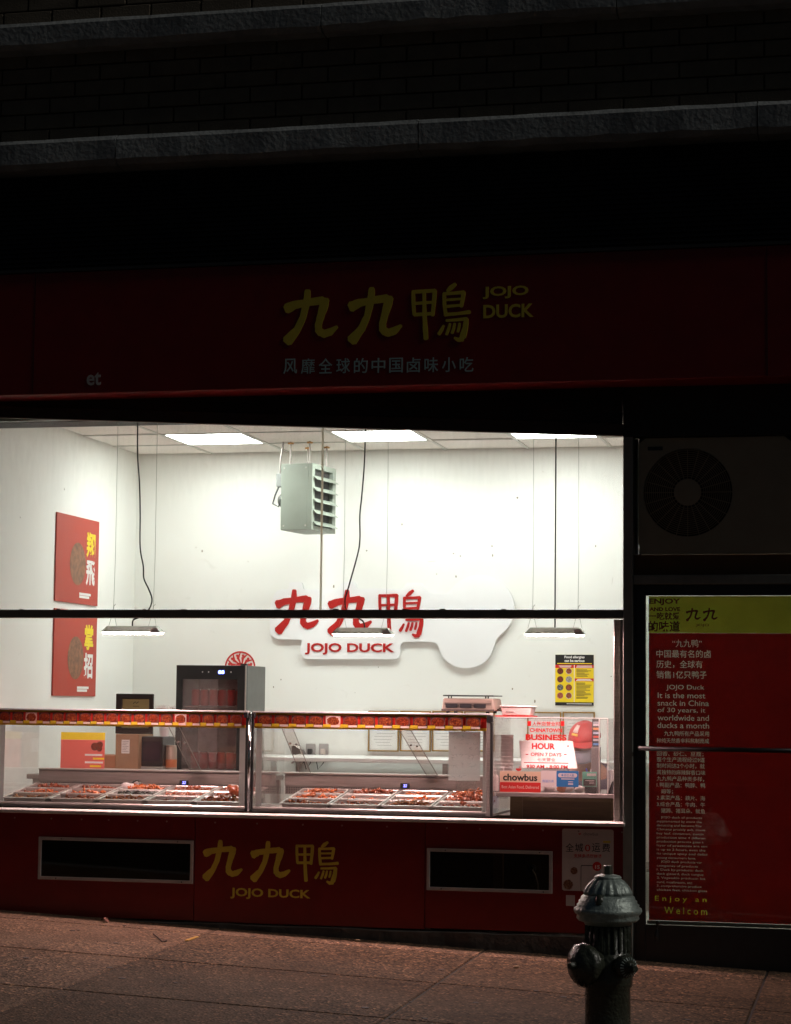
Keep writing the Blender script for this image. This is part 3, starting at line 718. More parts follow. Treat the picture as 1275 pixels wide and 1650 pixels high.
# front with a round opening
mb = MB(); N = 48; inner = disc_pts(ACX, ACZ, ACR, n=N)
outer = []
for x, z in inner:
    dx, dz = x-ACX, z-ACZ; t = 1e9
    if dx > 1e-9: t = min(t, (AX1-ACX)/dx)
    if dx < -1e-9: t = min(t, (AX0-ACX)/dx)
    if dz > 1e-9: t = min(t, (AZ1-ACZ)/dz)
    if dz < -1e-9: t = min(t, (AZ0-ACZ)/dz)
    outer.append((ACX+dx*t, ACZ+dz*t))
vs = [(x,.012,z) for x,z in inner]+[(x,.012,z) for x,z in outer]+[(x,.06,z) for x,z in inner]+[(x,.26,z) for x,z in outer]
fs = []
for k in range(N):
    m2 = (k+1) % N; fs += [(k,m2,N+m2,N+k),(2*N+k,2*N+m2,m2,k),(N+k,N+m2,3*N+m2,3*N+k)]
mb.add(vs, fs).build('casing', ac_m, ac)
box('leak_stop_side', DX0-.016, DX0-.001, .0685, .276, 1.9035, 2.80, black_pl, tr)  # plate added to stop room light leaking beside the air conditioner
box('leak_stop_back', DX0+.001, DX1, .262, .275, 1.9035, 2.70, black_pl, tr)  # plate added behind the unit against the same light leak
box('casing_back', AX0+.004, AX1-.004, .20, .25, AZ0+.004, AZ1-.004, black_pl, ac)
gm_ = MB()
for k in range(1, 15):
    r_ = .075+(ACR-.075)*k/15
    gm_.tube([(ACX+r_*math.cos(2*math.pi*i/40), .008, ACZ+r_*math.sin(2*math.pi*i/40)) for i in range(41)], .0016, 4, caps=False)
for k in range(24):
    a = 2*math.pi*k/24; gm_.tube([(ACX+.07*math.cos(a),.010,ACZ+.07*math.sin(a)),(ACX+(ACR+.003)*math.cos(a),.010,ACZ+(ACR+.003)*math.sin(a))], .002, 4)
gm_.build('fan_grille', ac_m, ac)
MB().prism(disc_pts(ACX, ACZ, .073), .002, .008).build('grille_hub', ac_m, ac, .002)
for k in range(3):
    fb = MB(); a0 = 2*math.pi*k/3
    P = []
    for i in range(7):
        a = a0+R(75)*i/6; P.append(((ACX+.05*math.cos(a),.06+.03*i/6,ACZ+.05*math.sin(a)),(ACX+.21*math.cos(a+.2),.05+.05*i/6,ACZ+.21*math.sin(a+.2))))
    vs = [q for p in P for q in p] + [(q[0],q[1]+.003,q[2]) for p in P for q in p]; fs = []
    for i in range(6): fs += [(2*i,2*i+1,2*i+3,2*i+2),(14+2*i,14+2*i+2,14+2*i+3,14+2*i+1)]
    fb.add(vs, fs).build('fan_blade', black_pl, ac)
box('maker_plate', AX0+.05, AX0+.13, .0095, .0118, AZ1-.065, AZ1-.045, black_pl, ac)

# ---- the door
DZ0 = -.17; SL = 1.290
door = thing('entrance_door', (1.8, .02, DZ0), 'dark metal glass door covered by a red poster beside the window', 'door')
box('stile', SL, SL+.052, .0, .044, DZ0, 1.852, black_metal, door, .003)
box('stile', 2.285, 2.337, .0, .044, DZ0, 1.852, black_metal, door, .003)
box('top_rail', SL+.053, 2.284, .001, .043, 1.795, 1.852, black_metal, door)
box('bottom_rail', SL+.053, 2.284, .001, .043, DZ0, .070, black_metal, door)
box('glass_pane', SL+.0525, 2.2845, .020, .026, .0705, 1.7945, door_glass, door)
pb = at(1030,1206,-.05)
MB().tube([(SL+.02,-.052,pb.z),(2.31,-.052,pb.z)], .012, 12).build('push_bar', black_pl, door, smooth=True)
for x in (SL+.026, 2.30): MB().tube([(x,-.052,pb.z),(x,-.001,pb.z)], .009, 8).build('bar_bracket', black_pl, door)
kx = at(1028,1283,0); MB().lathe([(.012,-.001),(.012,.006),(.004,.008)], 14, Matrix.Translation((SL+.026,-.001,kx.z)) @ Matrix.Rotation(R(90),4,'X')).build('keyhole', black_pl, door)
lk = at(1060,1487,-.01)
MB().lathe([(.012,0),(.012,.014),(.006,.018)], 12, Matrix.Translation((lk.x,-.002,lk.z)) @ Matrix.Rotation(R(90),4,'X')).tube([(lk.x,-.014,lk.z),(lk.x-.003,-.014,lk.z-.035)], .004, 6).tube([(lk.x-.003,-.016,lk.z-.03),(lk.x-.006,-.016,lk.z-.07),(lk.x-.006,-.014,lk.z-.095)], [.006,.013,.010], 8).build('door_stop', black_pl, door)
box('threshold', DX0, DX1, -.05, .06, -.24, DZ0-.004, mat('worn_steel_threshold', (.16,.15,.14), .5, metal=.6, noise=.4, nscale=15), door)

# poster inside the door glass
PY = .031
dpz0, dpz1 = .085, 1.792; dpx0, dpx1 = 1.356, 2.26
dp = thing('door_poster', (1.8, PY, dpz0), 'tall red poster with yellow header and pale text inside the door glass', 'poster')
zy = rect(1043,1020,1137,1020, PY)[3]
film('poster_header', dpx0, dpx1, PY, zy, dpz1, poster_yel, dp)
box('poster_margin', SL+.056, dpx1, PY+.0016, PY+.003, .072, dpz0+.006, mat('pale_poster_margin', (.5,.48,.44), .6), dp)
d1 = lambda x0,y0,x1,y1: (1000+x0/5.69, 930+y0/5.69, 1000+x1/5.69, 930+y1/5.69)
d2 = lambda x0,y0,x1,y1: (1000+x0/5.16, 1200+y0/5.16, 1000+x1/5.16, 1200+y1/5.16)
TY = PY-.0002
for s, pr in (('ENJOY',(260,195,550,258)),('AND LOVE',(265,275,547,312))): ptext(s, d1(*pr), TY, poster_dk, dp, bold=.035, ext=.0006)
for s, pr in (('一吃就爱',(258,322,545,392)),('的味道',(256,402,546,500))): ptext(s, d1(*pr), TY, poster_dk, dp, bold=.02, ext=.0006)
brush(JIU, *rect(*d1(600,283,735,402), TY), TY, poster_dk, dp, .0006, seed=21)
brush(JIU, *rect(*d1(757,283,890,402), TY), TY, poster_dk, dp, .0006, seed=22)
ptext('JOJO', d1(692,428,812,456), TY, poster_dk, dp, bold=.01, ext=.0006)
def cut_band(s, g, band, Y, m_, parent):
    """strip of coloured film with the letters of one line left clear"""
    c = bpy.data.curves.new('letters', 'FONT'); c.body = s; c.resolution_u = 3
    o = bpy.data.objects.new('letters', c); COL.objects.link(o); bpy.context.view_layer.update()
    cu = o.to_curve(bpy.context.evaluated_depsgraph_get()); polys = []
    for sp in cu.splines:
        P = []
        if sp.type == 'BEZIER':
            n = len(sp.bezier_points)
            for i in range(n):
                p, q = sp.bezier_points[i], sp.bezier_points[(i+1) % n]
                straight = (p.handle_right-p.co).cross(q.co-p.co).length < 1e-5 and (q.handle_left-q.co).cross(q.co-p.co).length < 1e-5
                for k in range(1 if straight else 3):
                    t = k/3; P.append((1-t)**3*p.co + 3*t*(1-t)**2*p.handle_right + 3*t*t*(1-t)*q.handle_left + t**3*q.co)
        else: P = [Vector(p.co[:3]) for p in sp.points]
        if len(P) > 2: polys.append([(p.x, p.y) for p in P])
    o.to_curve_clear(); bpy.data.objects.remove(o); bpy.data.curves.remove(c)
    xs_ = [p[0] for q in polys for p in q]; ys_ = [p[1] for q in polys for p in q]
    a0, a1, b0, b1 = min(xs_), max(xs_), min(ys_), max(ys_); x0, x1, z0, z1 = g
    new = bpy.data.curves.new('film', 'CURVE'); new.dimensions = '2D'; new.fill_mode = 'BOTH'
    def add(pts):
        sp = new.splines.new('POLY'); sp.points.add(len(pts)-1); sp.use_cyclic_u = True
        for k, (x, y) in enumerate(pts): sp.points[k].co = (x, y, 0, 1)
    add([(band[0],band[2]),(band[1],band[2]),(band[1],band[3]),(band[0],band[3])])
    for q in polys: add([(x0+(x-a0)*(x1-x0)/(a1-a0), z0+(y-b0)*(z1-z0)/(b1-b0)) for x, y in q])
    o = bpy.data.objects.new('film', new); COL.objects.link(o); bpy.context.view_layer.update()
    me = bpy.data.meshes.new_from_object(o.evaluated_get(bpy.context.evaluated_depsgraph_get()))
    bpy.data.objects.remove(o); bpy.data.curves.remove(new)
    for v in me.vertices: v.co = (v.co.x, Y, v.co.y)
    me.materials.clear(); me.name = 'printed_line'
    return link('printed_line', me, m_, parent)
LINES = []
for s, pr in (('“九九鸭”',(476,572,745,642)),('中国最有名的卤',(330,668,828,738)),('历史，全球有',(330,764,752,834)),('销售1亿只鸭子',(330,860,790,930)),
              ('JOJO Duck',(420,988,768,1042)),('It is the most',(342,1060,778,1110)),('snack in China',(340,1130,810,1180)),('of 30 years, it',(340,1198,778,1252)),('worldwide and',(340,1265,810,1315)),('ducks a month',(340,1335,812,1385)),
              ('九九鸭所有产品采用',(400,1412,812,1458)),('种纯天然香辛料熬制而成',(332,1478,812,1522))): LINES.append((s, d1(*pr)))
for s, pr in (('回香、砂仁、豆蔻；',(303,58,690,98)),('整个生产流程经过9道',(302,104,700,144)),('制时间达2个小时，就',(302,157,700,197)),('其独特的麻辣鲜香口味',(302,211,705,250)),('九九鸭产品种类多样，',(302,264,695,304)),
              ('1.鸭副产品：鸭脖、鸭',(302,317,703,357)),('翅等；',(338,370,436,408)),('2.素菜产品：藕片、海',(302,424,703,462)),('3.综合产品：牛肉、牛',(302,478,703,516)),('猪蹄、猪耳朵、鱿鱼',(338,531,703,570))): LINES.append((s, d2(*pr)))
for i, s in enumerate(('   JOJO duck all products','supplemented by more tha','decocting and become.The','Chinese prickly ash, clove','bay leaf, cinnamon, cumin','production time 4 differen','production process goes t','layer of processes are stri','is up to 2 hours, even the','its unique spicy and delici','young consumers love.','    JOJO duck products var','categories of products','1. Duck by-products: duck','duck gizzard, duck tongue','2. Vegetable products: lot','curd, mushroom, etc','3. comprehensive product','chicken feet, chicken gizza')):
    y = 597 + i*33.6; ind = 34 if s.startswith(' ') else 0; s = s.strip()
    LINES.append((s, d2(302+ind, y, 302+ind+(len(s)*15.5), y+22)))
for s, pr in (('E n j o y   a n',(287,1262,715,1315)),('W e l c o m',(365,1353,720,1410))): LINES.append((s, d2(*pr)))
G = [rect(*pr, PY) for s, pr in LINES]; ztop = zy-.0005
for i, (s, pr) in enumerate(LINES):
    zlow = (G[i][2]+G[i+1][3])/2 if i+1 < len(G) else dpz0+.008
    cut_band(s, G[i], (dpx0, dpx1, zlow, ztop), PY, poster_red, dp)
    if i == len(G)-3: zyel = zlow
    ztop = zlow
film('clear_backing', dpx0, dpx1, PY+.0012, zyel, zy-.0005, poster_txt, dp)
film('yellow_backing', dpx0, dpx1, PY+.0012, dpz0+.008, zyel, mat('yellow_poster_backing', (.72,.62,.05), .5, trans=.5), dp)

# ================================================================== display cases on the counter
set_back(.13)          # the cases stand a little behind the glass, the lamps hang in front of them
CZ0, CZT = .600, 1.150
pitch_pan = (at(780,1308,.17).x - at(448,1306,.17).x)/4
def deck_z(y): return .640 + (y-.17)*.125
PW, PD, PHH = pitch_pan-.008, .172, .055
def pan_mesh():
    mb = MB(); w, d = PW/2, PD/2
    def ring(x, y, z): return [(-x,-y,z),(x,-y,z),(x,y,z),(-x,y,z)]
    rs = [ring(w,d,-.004), ring(w,d,0), ring(w-.010,d-.010,.001), ring(w-.013,d-.013,-.003), ring(w-.020,d-.020,-PHH), ring(.02,.02,-PHH)]
    vs = [p for r_ in rs for p in r_]; fs = []
    for i in range(len(rs)-1):
        for k in range(4): fs.append((i*4+k, i*4+(k+1)%4, (i+1)*4+(k+1)%4, (i+1)*4+k))
    fs.append((20,21,22,23)); mb.add(vs, fs)
    me = mb.mesh('food_pan', fix=False); me.materials.append(steel); return me
PAN = pan_mesh()
def food_mat(name, a, b_, c):
    m = mat(name, a, .28, noise=.5, nscale=38, col2=b_, bump=.3, bscale=90, coat=.4); return m
FOODS = {'orange': food_mat('orange_braised_food', (.60,.17,.030), (.38,.065,.010), 0), 'brown': food_mat('red_brown_braised_food', (.34,.080,.022), (.15,.028,.008), 0),
         'tan': food_mat('tan_braised_food', (.66,.28,.08), (.42,.11,.025), 0), 'dark': food_mat('dark_braised_food', (.035,.032,.022), (.012,.012,.008), 0)}
def food_heap(kind, seed, fill, bulge):
    """many small bent pieces heaped in a pan"""
    rr = random.Random(seed); mb = MB(); n = int(135*fill)
    for i in range(n):
        x = rr.uniform(-.46,.46)*PW*.9+rr.gauss(0,.01); y = rr.uniform(-.46,.46)*PD*.86
        if abs(x) > PW/2-.030 or abs(y) > PD/2-.030: continue
        q = max(0, 1-(x/(PW*.5))**2-(y/(PD*.5))**2)
        z = -PHH+.014 + rr.random()*(.027+bulge*.8*q)
        L = rr.uniform(.020,.046) if kind != 'brown' else rr.uniform(.018,.036); r_ = rr.uniform(.005,.0095) if kind != 'brown' else rr.uniform(.008,.014)
        d = Vector((rr.gauss(0,1), rr.gauss(0,1), rr.gauss(0,.45))).normalized(); b2 = Vector((rr.gauss(0,1),rr.gauss(0,1),rr.gauss(0,1)))*L*.25
        p = Vector((x,y,z)); mb.tube([p-d*L*.5, p+b2*.5, p+d*L*.5+b2*.2], [r_*.6, r_*rr.uniform(.9,1.3), r_*.45], 5)
    return mb
def rot_at(y): return (math.atan(.125), 0, 0)
CASE_Y0, CASE_Y1 = .115, .80
FOOD_P = [(.18,.03,.025),(.42,.09,.03),(.66,.28,.10)]
F_A = dish('orange_dish_film', FOOD_P, (.14,.06,.05), 8, film=.4)
F_B = dish('red_brown_dish_film', [(.14,.02,.012),(.38,.06,.02),(.60,.18,.07)], (.18,.07,.06), 10, film=.4)
F_C = dish('dish_on_white_plate_film', FOOD_P, (.75,.6,.52), 9, (.55,.42,.36), film=.4)
D_A = dish('orange_dish_print', FOOD_P, (.10,.05,.04), 8)
D_B = dish('red_brown_dish_print', [(.10,.018,.012),(.28,.05,.02),(.45,.14,.06)], (.14,.06,.05), 10)
D_C = dish('dish_on_white_plate_print', FOOD_P, (.62,.50,.44), 9, (.45,.35,.3))
def display_case(xa, xb, cols, photo_n, photo_x0, photo_pitch, label, br_px, digits_px):
    t = thing('display_case', ((xa+xb)/2, .45, CZ0), label, 'display case', 'glass food display cases in the window')
    # deck and rims
    mb = MB(); mb.hexa([(xa,CASE_Y0,CZ0-.001),(xb,CASE_Y0,CZ0-.001),(xb,CASE_Y1,CZ0-.001),(xa,CASE_Y1,CZ0-.001)], [(xa,CASE_Y0,CZ0+.012),(xb,CASE_Y0,CZ0+.012),(xb,CASE_Y1,CZ0+.012),(xa,CASE_Y1,CZ0+.012)])
    mb.build('base_tray', steel_d, t)
    box('front_lip', xa, xb, CASE_Y0-.004, CASE_Y0+.02, CZ0+.0125, CZ0+.026, steel, t, .003)
    # back shelf, control strip and perforated plate
    shz = .799
    box('back_shelf', xa+.01, xb-.02, .735, .86, shz-.010, shz, steel, t, .002)
    box('control_strip', xa+.01, xb-.02, .745, .76, .722, shz-.0105, steel_d, t)
    pf = MB(); n = int((xb-xa-.06)/.0145)
    pf.box(xa+.012, xb-.022, .752, .756, .672, .7215)
    pf.build('grille_plate', black_metal, t)
    gp = MB()
    for k in range(n+1): x = xa+.014+k*.0145; gp.box(x, x+.006, .749, .7515, .674, .720)
    for z in (.674,.688,.702,.716): gp.box(xa+.012, xb-.022, .7475, .7488, z, z+.005)
    gp.build('grille_bars', steel_d, t)
    d = at(digits_px[0], digits_px[1], .745)
    dsp = box('controller', d.x-.028, d.x+.028, .738, .7448, d.z-.014, d.z+.014, black_pl, t, .002)
    text('22', d.x-.010, d.x+.012, d.z-.008, d.z+.008, .7378, blue_emit, t, bold=.02, ext=.0005, shear=.2, name='digits')
    # glass
    box('front_glass', xa+.012, xb-.012, CASE_Y0+.001, CASE_Y0+.006, CZ0+.0265, CZT-.006, case_glass, t)
    box('top_glass', xa+.004, xb-.004, CASE_Y0, .52, CZT-.005, CZT+.001, case_glass, t)
    for x in (xa+.004, xb-.010): box('end_glass', x, x+.006, CASE_Y0+.02, .735, CZ0+.013, CZT-.006, case_glass, t)
    for x in (xa+.018, xb-.052): film('milky_edge', x, x+.034, CASE_Y0+.010, CZ0+.028, CZT-.085, milky, t)
    box('top_rail', xa, xb, CASE_Y0-.010, CASE_Y0+.028, CZT+.0015, CZT+.010, mat('bright_steel_rail', (.80,.78,.75), .3, metal=.5), t, .002)
    # slanting clear brackets carrying the top glass
    for bpx in br_px:
        a = at(bpx[0], 1168, .33); b2 = at(bpx[1], 1246, .735); w_ = .066
        mb = MB(); mb.hexa([(b2.x,.733,shz+.001),(b2.x+w_,.733,shz+.001),(b2.x+w_,.741,shz+.001),(b2.x,.741,shz+.001)], [(a.x,.35,CZT-.007),(a.x+w_,.35,CZT-.007),(a.x+w_,.358,CZT-.007),(a.x,.358,CZT-.007)])
        mb.build('slanting_bracket', glass('tinted_acrylic_bracket', (.96,.93,.92), .04, .03, film=.035, filmcol=(.7,.58,.56)), t)
        eg = MB()
        for s_ in (0, w_): eg.tube([(b2.x+s_,.737,shz+.001),(a.x+s_,.354,CZT-.008)], .0025, 5)
        eg.build('bracket_edge', steel_d, t)
        for f_ in (.5,):
            for s_ in (.2,.75):
                MB().lathe([(.007,0),(.007,.004),(.003,.008)], 10, Matrix.Translation((a.x+(b2.x-a.x)*f_+w_*s_, .545, (CZT+shz)/2-.01*s_)) @ Matrix.Rotation(R(90),4,'X')).build('bracket_bolt', chrome, t)
    # strip of dish photographs along the top edge
    zs0, zs1 = 1.064, CZT+.001
    x1s = xb-.010 if photo_x0 > -1 else xb-.006
    sx0 = max(xa+.004, photo_x0-.02)
    st = film('photo_strip', sx0, x1s, CASE_Y0-.0015, zs0, zs1, mat('red_menu_strip', (.50,.02,.014), .4, trans=.4), t)
    film('strip_border', sx0, x1s, CASE_Y0-.0030, zs1-.012, zs1-.001, mat('olive_yellow_border', (.50,.42,.03), .45, trans=.4), st)
    film('strip_border', sx0, x1s, CASE_Y0-.0030, zs0, zs0+.016, mat('mustard_border', (.70,.50,.04), .45, trans=.4), st)
    cw = photo_pitch*.84
    cme = MB().quad(-cw/2,cw/2,0,-.027,.032).mesh('dish_card'); 
    tme = MB().quad(-cw*.26,cw*.26,0,-.008,.008).mesh('name_tag'); tme.materials.append(mat('tag_yellow', (.75,.58,.04), .45, trans=.4))
    wme = MB().quad(-cw*.30,cw*.30,0,-.006,.006).mesh('price_tag'); wme.materials.append(mat('price_white', (.85,.70,.62), .5, trans=.4))
    cmes = []
    for dm in (F_A, F_B, F_C): c2 = cme.copy(); c2.materials.append(dm); cmes.append(c2)
    for i in range(photo_n):
        x = photo_x0 + (i+.5)*photo_pitch
        if x-cw/2 < sx0 or x+cw/2 > x1s: continue
        inst('dish_card', cmes[(0,0,1,0,2,1,0,0,1,0,1)[i % 11]], st, (x, CASE_Y0-.0056, zs0+.041))
        inst('name_tag', tme, st, (x-cw*.42, CASE_Y0-.0078, zs0+.019)); inst('price_tag', wme, st, (x+cw*.16, CASE_Y0-.0076, zs0+.0165))
    return t
px_sep = at(403,1230,.115).x
c_right = display_case(px_sep+.014, .475, 4, 13, at(413,1160,.11).x, (at(777,1160,.11).x-at(413,1160,.11).x)/13, 'glass food case right of the chrome post, with white note on its glass', ((443,483),(628,687)), (653,1266))
c_left = display_case(px_sep-.014-1.52, px_sep-.014, 5, 20, at(392,1160,.11).x-20*.0822, .0822, 'glass food case left of the chrome post, in front of the drinks cooler', ((258,307),), (297,1261))
# posts between and at the ends of the cases
def post(x, label):
    t = thing('case_post', (x, .11, CZ0), label, 'post', 'posts of the glass cases')
    MB().tube([(x,.10,CZ0),(x,.10,CZT+.004)], .0085, 12).build('chrome_tube', chrome, t, smooth=True)
    for s_ in (-1, 1):
        box('dark_channel', x+s_*.0165-.0065, x+s_*.0165+.0065, .098, .114, CZ0+.001, CZT-.03, black_metal, t)
        box('black_clip', x+s_*.022-.011, x+s_*.022+.011, .086, .1145, CZT-.029, CZT+.0005, black_pl, t, .002)
    return t
post(px_sep, 'chrome post between the two glass food cases')
pr_x = at(788,1240,.11).x
t = thing('case_post', (pr_x, .11, CZ0), 'grey metal post with black cap at the right end of the cases', 'post', 'posts of the glass cases')
box('post_body', pr_x-.013, pr_x+.008, .10, .125, CZ0, CZT-.03, steel_d, t, .002); box('dark_channel', pr_x+.0085, pr_x+.022, .10, .124, CZ0, CZT-.04, black_metal, t)
box('black_cap', pr_x-.012, pr_x+.022, .098, .126, CZT-.039, CZT-.002, black_pl, t, .002)

# pans and the food in them
rows = [.17+PD/2, .17+PD*1.5+.006, .17+PD*2.5+.012]
ROWN = ['front', 'middle', 'back']
def pan_row(x0, ncol, case_label, kinds):
    for c in range(ncol):
        for r_ in range(3):
            x = x0 + (c+.5)*pitch_pan; y = rows[r_]; z = deck_z(y)+.006
            k = kinds[r_][c]; kd, fill, bulge = k
            p = inst('food_pan', PAN, None, (x, y, z), rot_at(y))
            col_word = ['first', 'second', 'third', 'fourth', 'fifth', 'sixth'][c]
            tag(p, '%s row steel food pan, %s from the left in the %s glass case' % (ROWN[r_], col_word, case_label), 'food pan', 'steel food pans')
            if fill:
                mb = food_heap(kd, 100+c*7+r_*31+int(x*50), fill, bulge)
                me = mb.mesh('braised_food', fix=False); me.materials.append(FOODS[kd])
                for pl in me.polygons: pl.use_smooth = True
                f = inst('braised_food', me, None, (x, y, z), rot_at(y))
                word = {'orange':'orange strips', 'brown':'red brown chunks', 'tan':'tan slices', 'dark':'dark greens'}[kd]
                tag(f, '%s of braised food in the %s row, %s pan of the %s case' % (word, ROWN[r_], col_word, case_label), 'food', None, 'stuff')
o_, b_, t_, d_ = 'orange', 'brown', 'tan', 'dark'
pan_row(at(448,1306,.17).x, 4, 'right', [[(o_,.7,.02),(o_,.5,.012),(t_,1.3,.035),(b_,.6,.02)], [(o_,.7,.03),(o_,.3,.01),(o_,.6,.02),(b_,1.5,.05)], [(o_,1.1,.03),(b_,1.5,.04),(o_,.7,.02),(o_,1.5,.05)]])
pan_row(at(390,1305,.17).x-5*pitch_pan+.004, 5, 'left', [[(t_,.6,.01),(o_,.5,.01),(t_,.8,.02),(b_,.3,.0),(o_,1.6,.04)], [(o_,.7,.02),(o_,.8,.02),(d_,1.2,.02),(b_,.9,.012),(b_,.8,.02)], [(b_,.6,.02),(b_,.6,.02),(o_,1.2,.035),(b_,1.0,.02),(b_,1.4,.04)]])

def lump(name, c, rx, ry, rz, m_, seed, label, cat, amp=.25, sub=3, parts=None):
    bm = bmesh.new(); bmesh.ops.create_icosphere(bm, subdivisions=sub, radius=1)
    rr = random.Random(seed); ph = [Vector((rr.gauss(0,1),rr.gauss(0,1),rr.gauss(0,1)))*2.2 for _ in range(7)]
    for v in bm.verts:
        d = 1+amp*sum(math.sin(v.co.dot(p)+i*1.7)/(1+i*.4) for i, p in enumerate(ph))/3
        v.co = Vector((v.co.x*rx*d, v.co.y*ry*d, max(v.co.z*rz*d, -rz*.8))) + Vector(c)
    me = bpy.data.meshes.new(name); bm.to_mesh(me); bm.free()
    return tag(link(name, me, m_, None, True), label, cat)
p = at(207,1270,.64)
bagm = mat('white_plastic_bag', (.80,.74,.73), .4, bump=.4, bscale=40, trans=.3)
mb_c = p
lump('plastic_bag', (p.x,.64,p.z), .045,.05,.036, bagm, 3, 'crumpled white plastic bag behind the pans of the left case', 'bag', .45)
p = at(220,1266,.70); 
ld = thing('ladle', (p.x, .70, .70), 'round steel ladle lying behind the pans beside the white bag', 'ladle')
MB().lathe([(.001,-.022),(.02,-.018),(.032,-.006),(.037,.008),(.034,.008),(.028,-.004),(.001,-.016)], 18, Matrix.Translation((p.x,.69,p.z)) @ Matrix.Rotation(R(55),4,'X')).build('ladle_bowl', chrome, ld, smooth=True)
MB().tube([(p.x+.03,.69,p.z),(p.x+.10,.71,p.z-.015),(p.x+.2,.72,p.z-.03)], [.005,.005,.004], 6).build('ladle_handle', chrome, ld, smooth=True)
p = at(378,1276,.42)
leg = MB(); leg.tube([(p.x+.05,.40,p.z-.03),(p.x+.03,.40,p.z-.012),(p.x,.41,p.z+.012),(p.x-.028,.42,p.z+.03),(p.x-.036,.42,p.z+.038)], [.02,.036,.036,.016,.009], 10)
tag(leg.build('braised_duck_leg', FOODS['brown'], None, 0, True), 'large brown braised duck leg on the pans beside the chrome post', 'food')

# white handwritten note on the right case
x0, x1, z0, z1 = rect(722,1179,773,1258,.105)
nt_ = thing('paper_note', (x0, .118, z0), 'white paper with handwriting taped on the right end of the case glass', 'note')
mb = MB(); n = 8
for k in range(n): 
    za, zb = z0+(z1-z0)*k/n, z0+(z1-z0)*(k+1)/n; ya, yb = .1225+.002*math.sin(k*1.3), .1225+.002*math.sin((k+1)*1.3)
    mb.add([(x0,ya,za),(x1,ya,za),(x1,yb,zb),(x0,yb,zb)], [(0,1,2,3)])
mb.build('sheet', mat('mauve_white_paper', (.80,.74,.73), .8, noise=.08, nscale=14, trans=.75), nt_)
rr = random.Random(4); mb = MB()
for i in range(46):
    cx = rr.uniform(x0+.02, x1-.02); cz = rr.choice([z0+(z1-z0)*q for q in (.1,.28,.33,.45,.52,.66,.74,.86,.9)])+rr.uniform(-.006,.006)
    pts = [(cx+rr.uniform(-.012,.012), cz+rr.uniform(-.009,.009)) for _ in range(3)]
    mb.stroke(pts, [.0011]*3, .1198-i*.00002, .1201)
mb.build('handwriting', grey_print, nt_)
tp = rect(735,1258,768,1275,.112)
box('tape', tp[0], tp[1], .1215, .1219, tp[2], tp[3], glass('clear_tape', (.95,.92,.9), .1, .15, film=.25, filmcol=(.8,.72,.7)), nt_)

# red promo sheet in the left case
x0, x1, z0, z1 = rect(98,1180,169,1244,.77)
ps = thing('promo_sheet', (x0, .77, z0), 'pink red promotion sheet with yellow top behind the left food case', 'poster')
pinkred = mat('pink_red_print', (.78,.16,.13), .5, trans=.5)
film('sheet', x0, x1, .770, .800, z1-.045, pinkred, ps); film('yellow_band', x0, x1, .770, z1-.0445, z1, mat('yellow_promo_film', (.85,.60,.04), .5, trans=.5), ps)
cx, cz = at(153,1203,.77).x, at(153,1203,.77).z
for dx, dz, r_ in ((0,0,.024),(.032,.012,.02),(.03,-.012,.018)):
    MB().prism(disc_pts(cx+dx, cz+dz, r_), .7688-dx*.01, .7695).build('dish_print', D_B, ps)
for i, (a, b2) in enumerate(((137,165),(150,168),(137,166),(145,163),(145,163))):
    q = rect(a, 1215+i*6, b2, 1218+i*6, .77); box('print_line', q[0], q[1], .7692, .7699, q[2], q[3], yel_print if i % 2 else white_print, ps)

set_back_end()

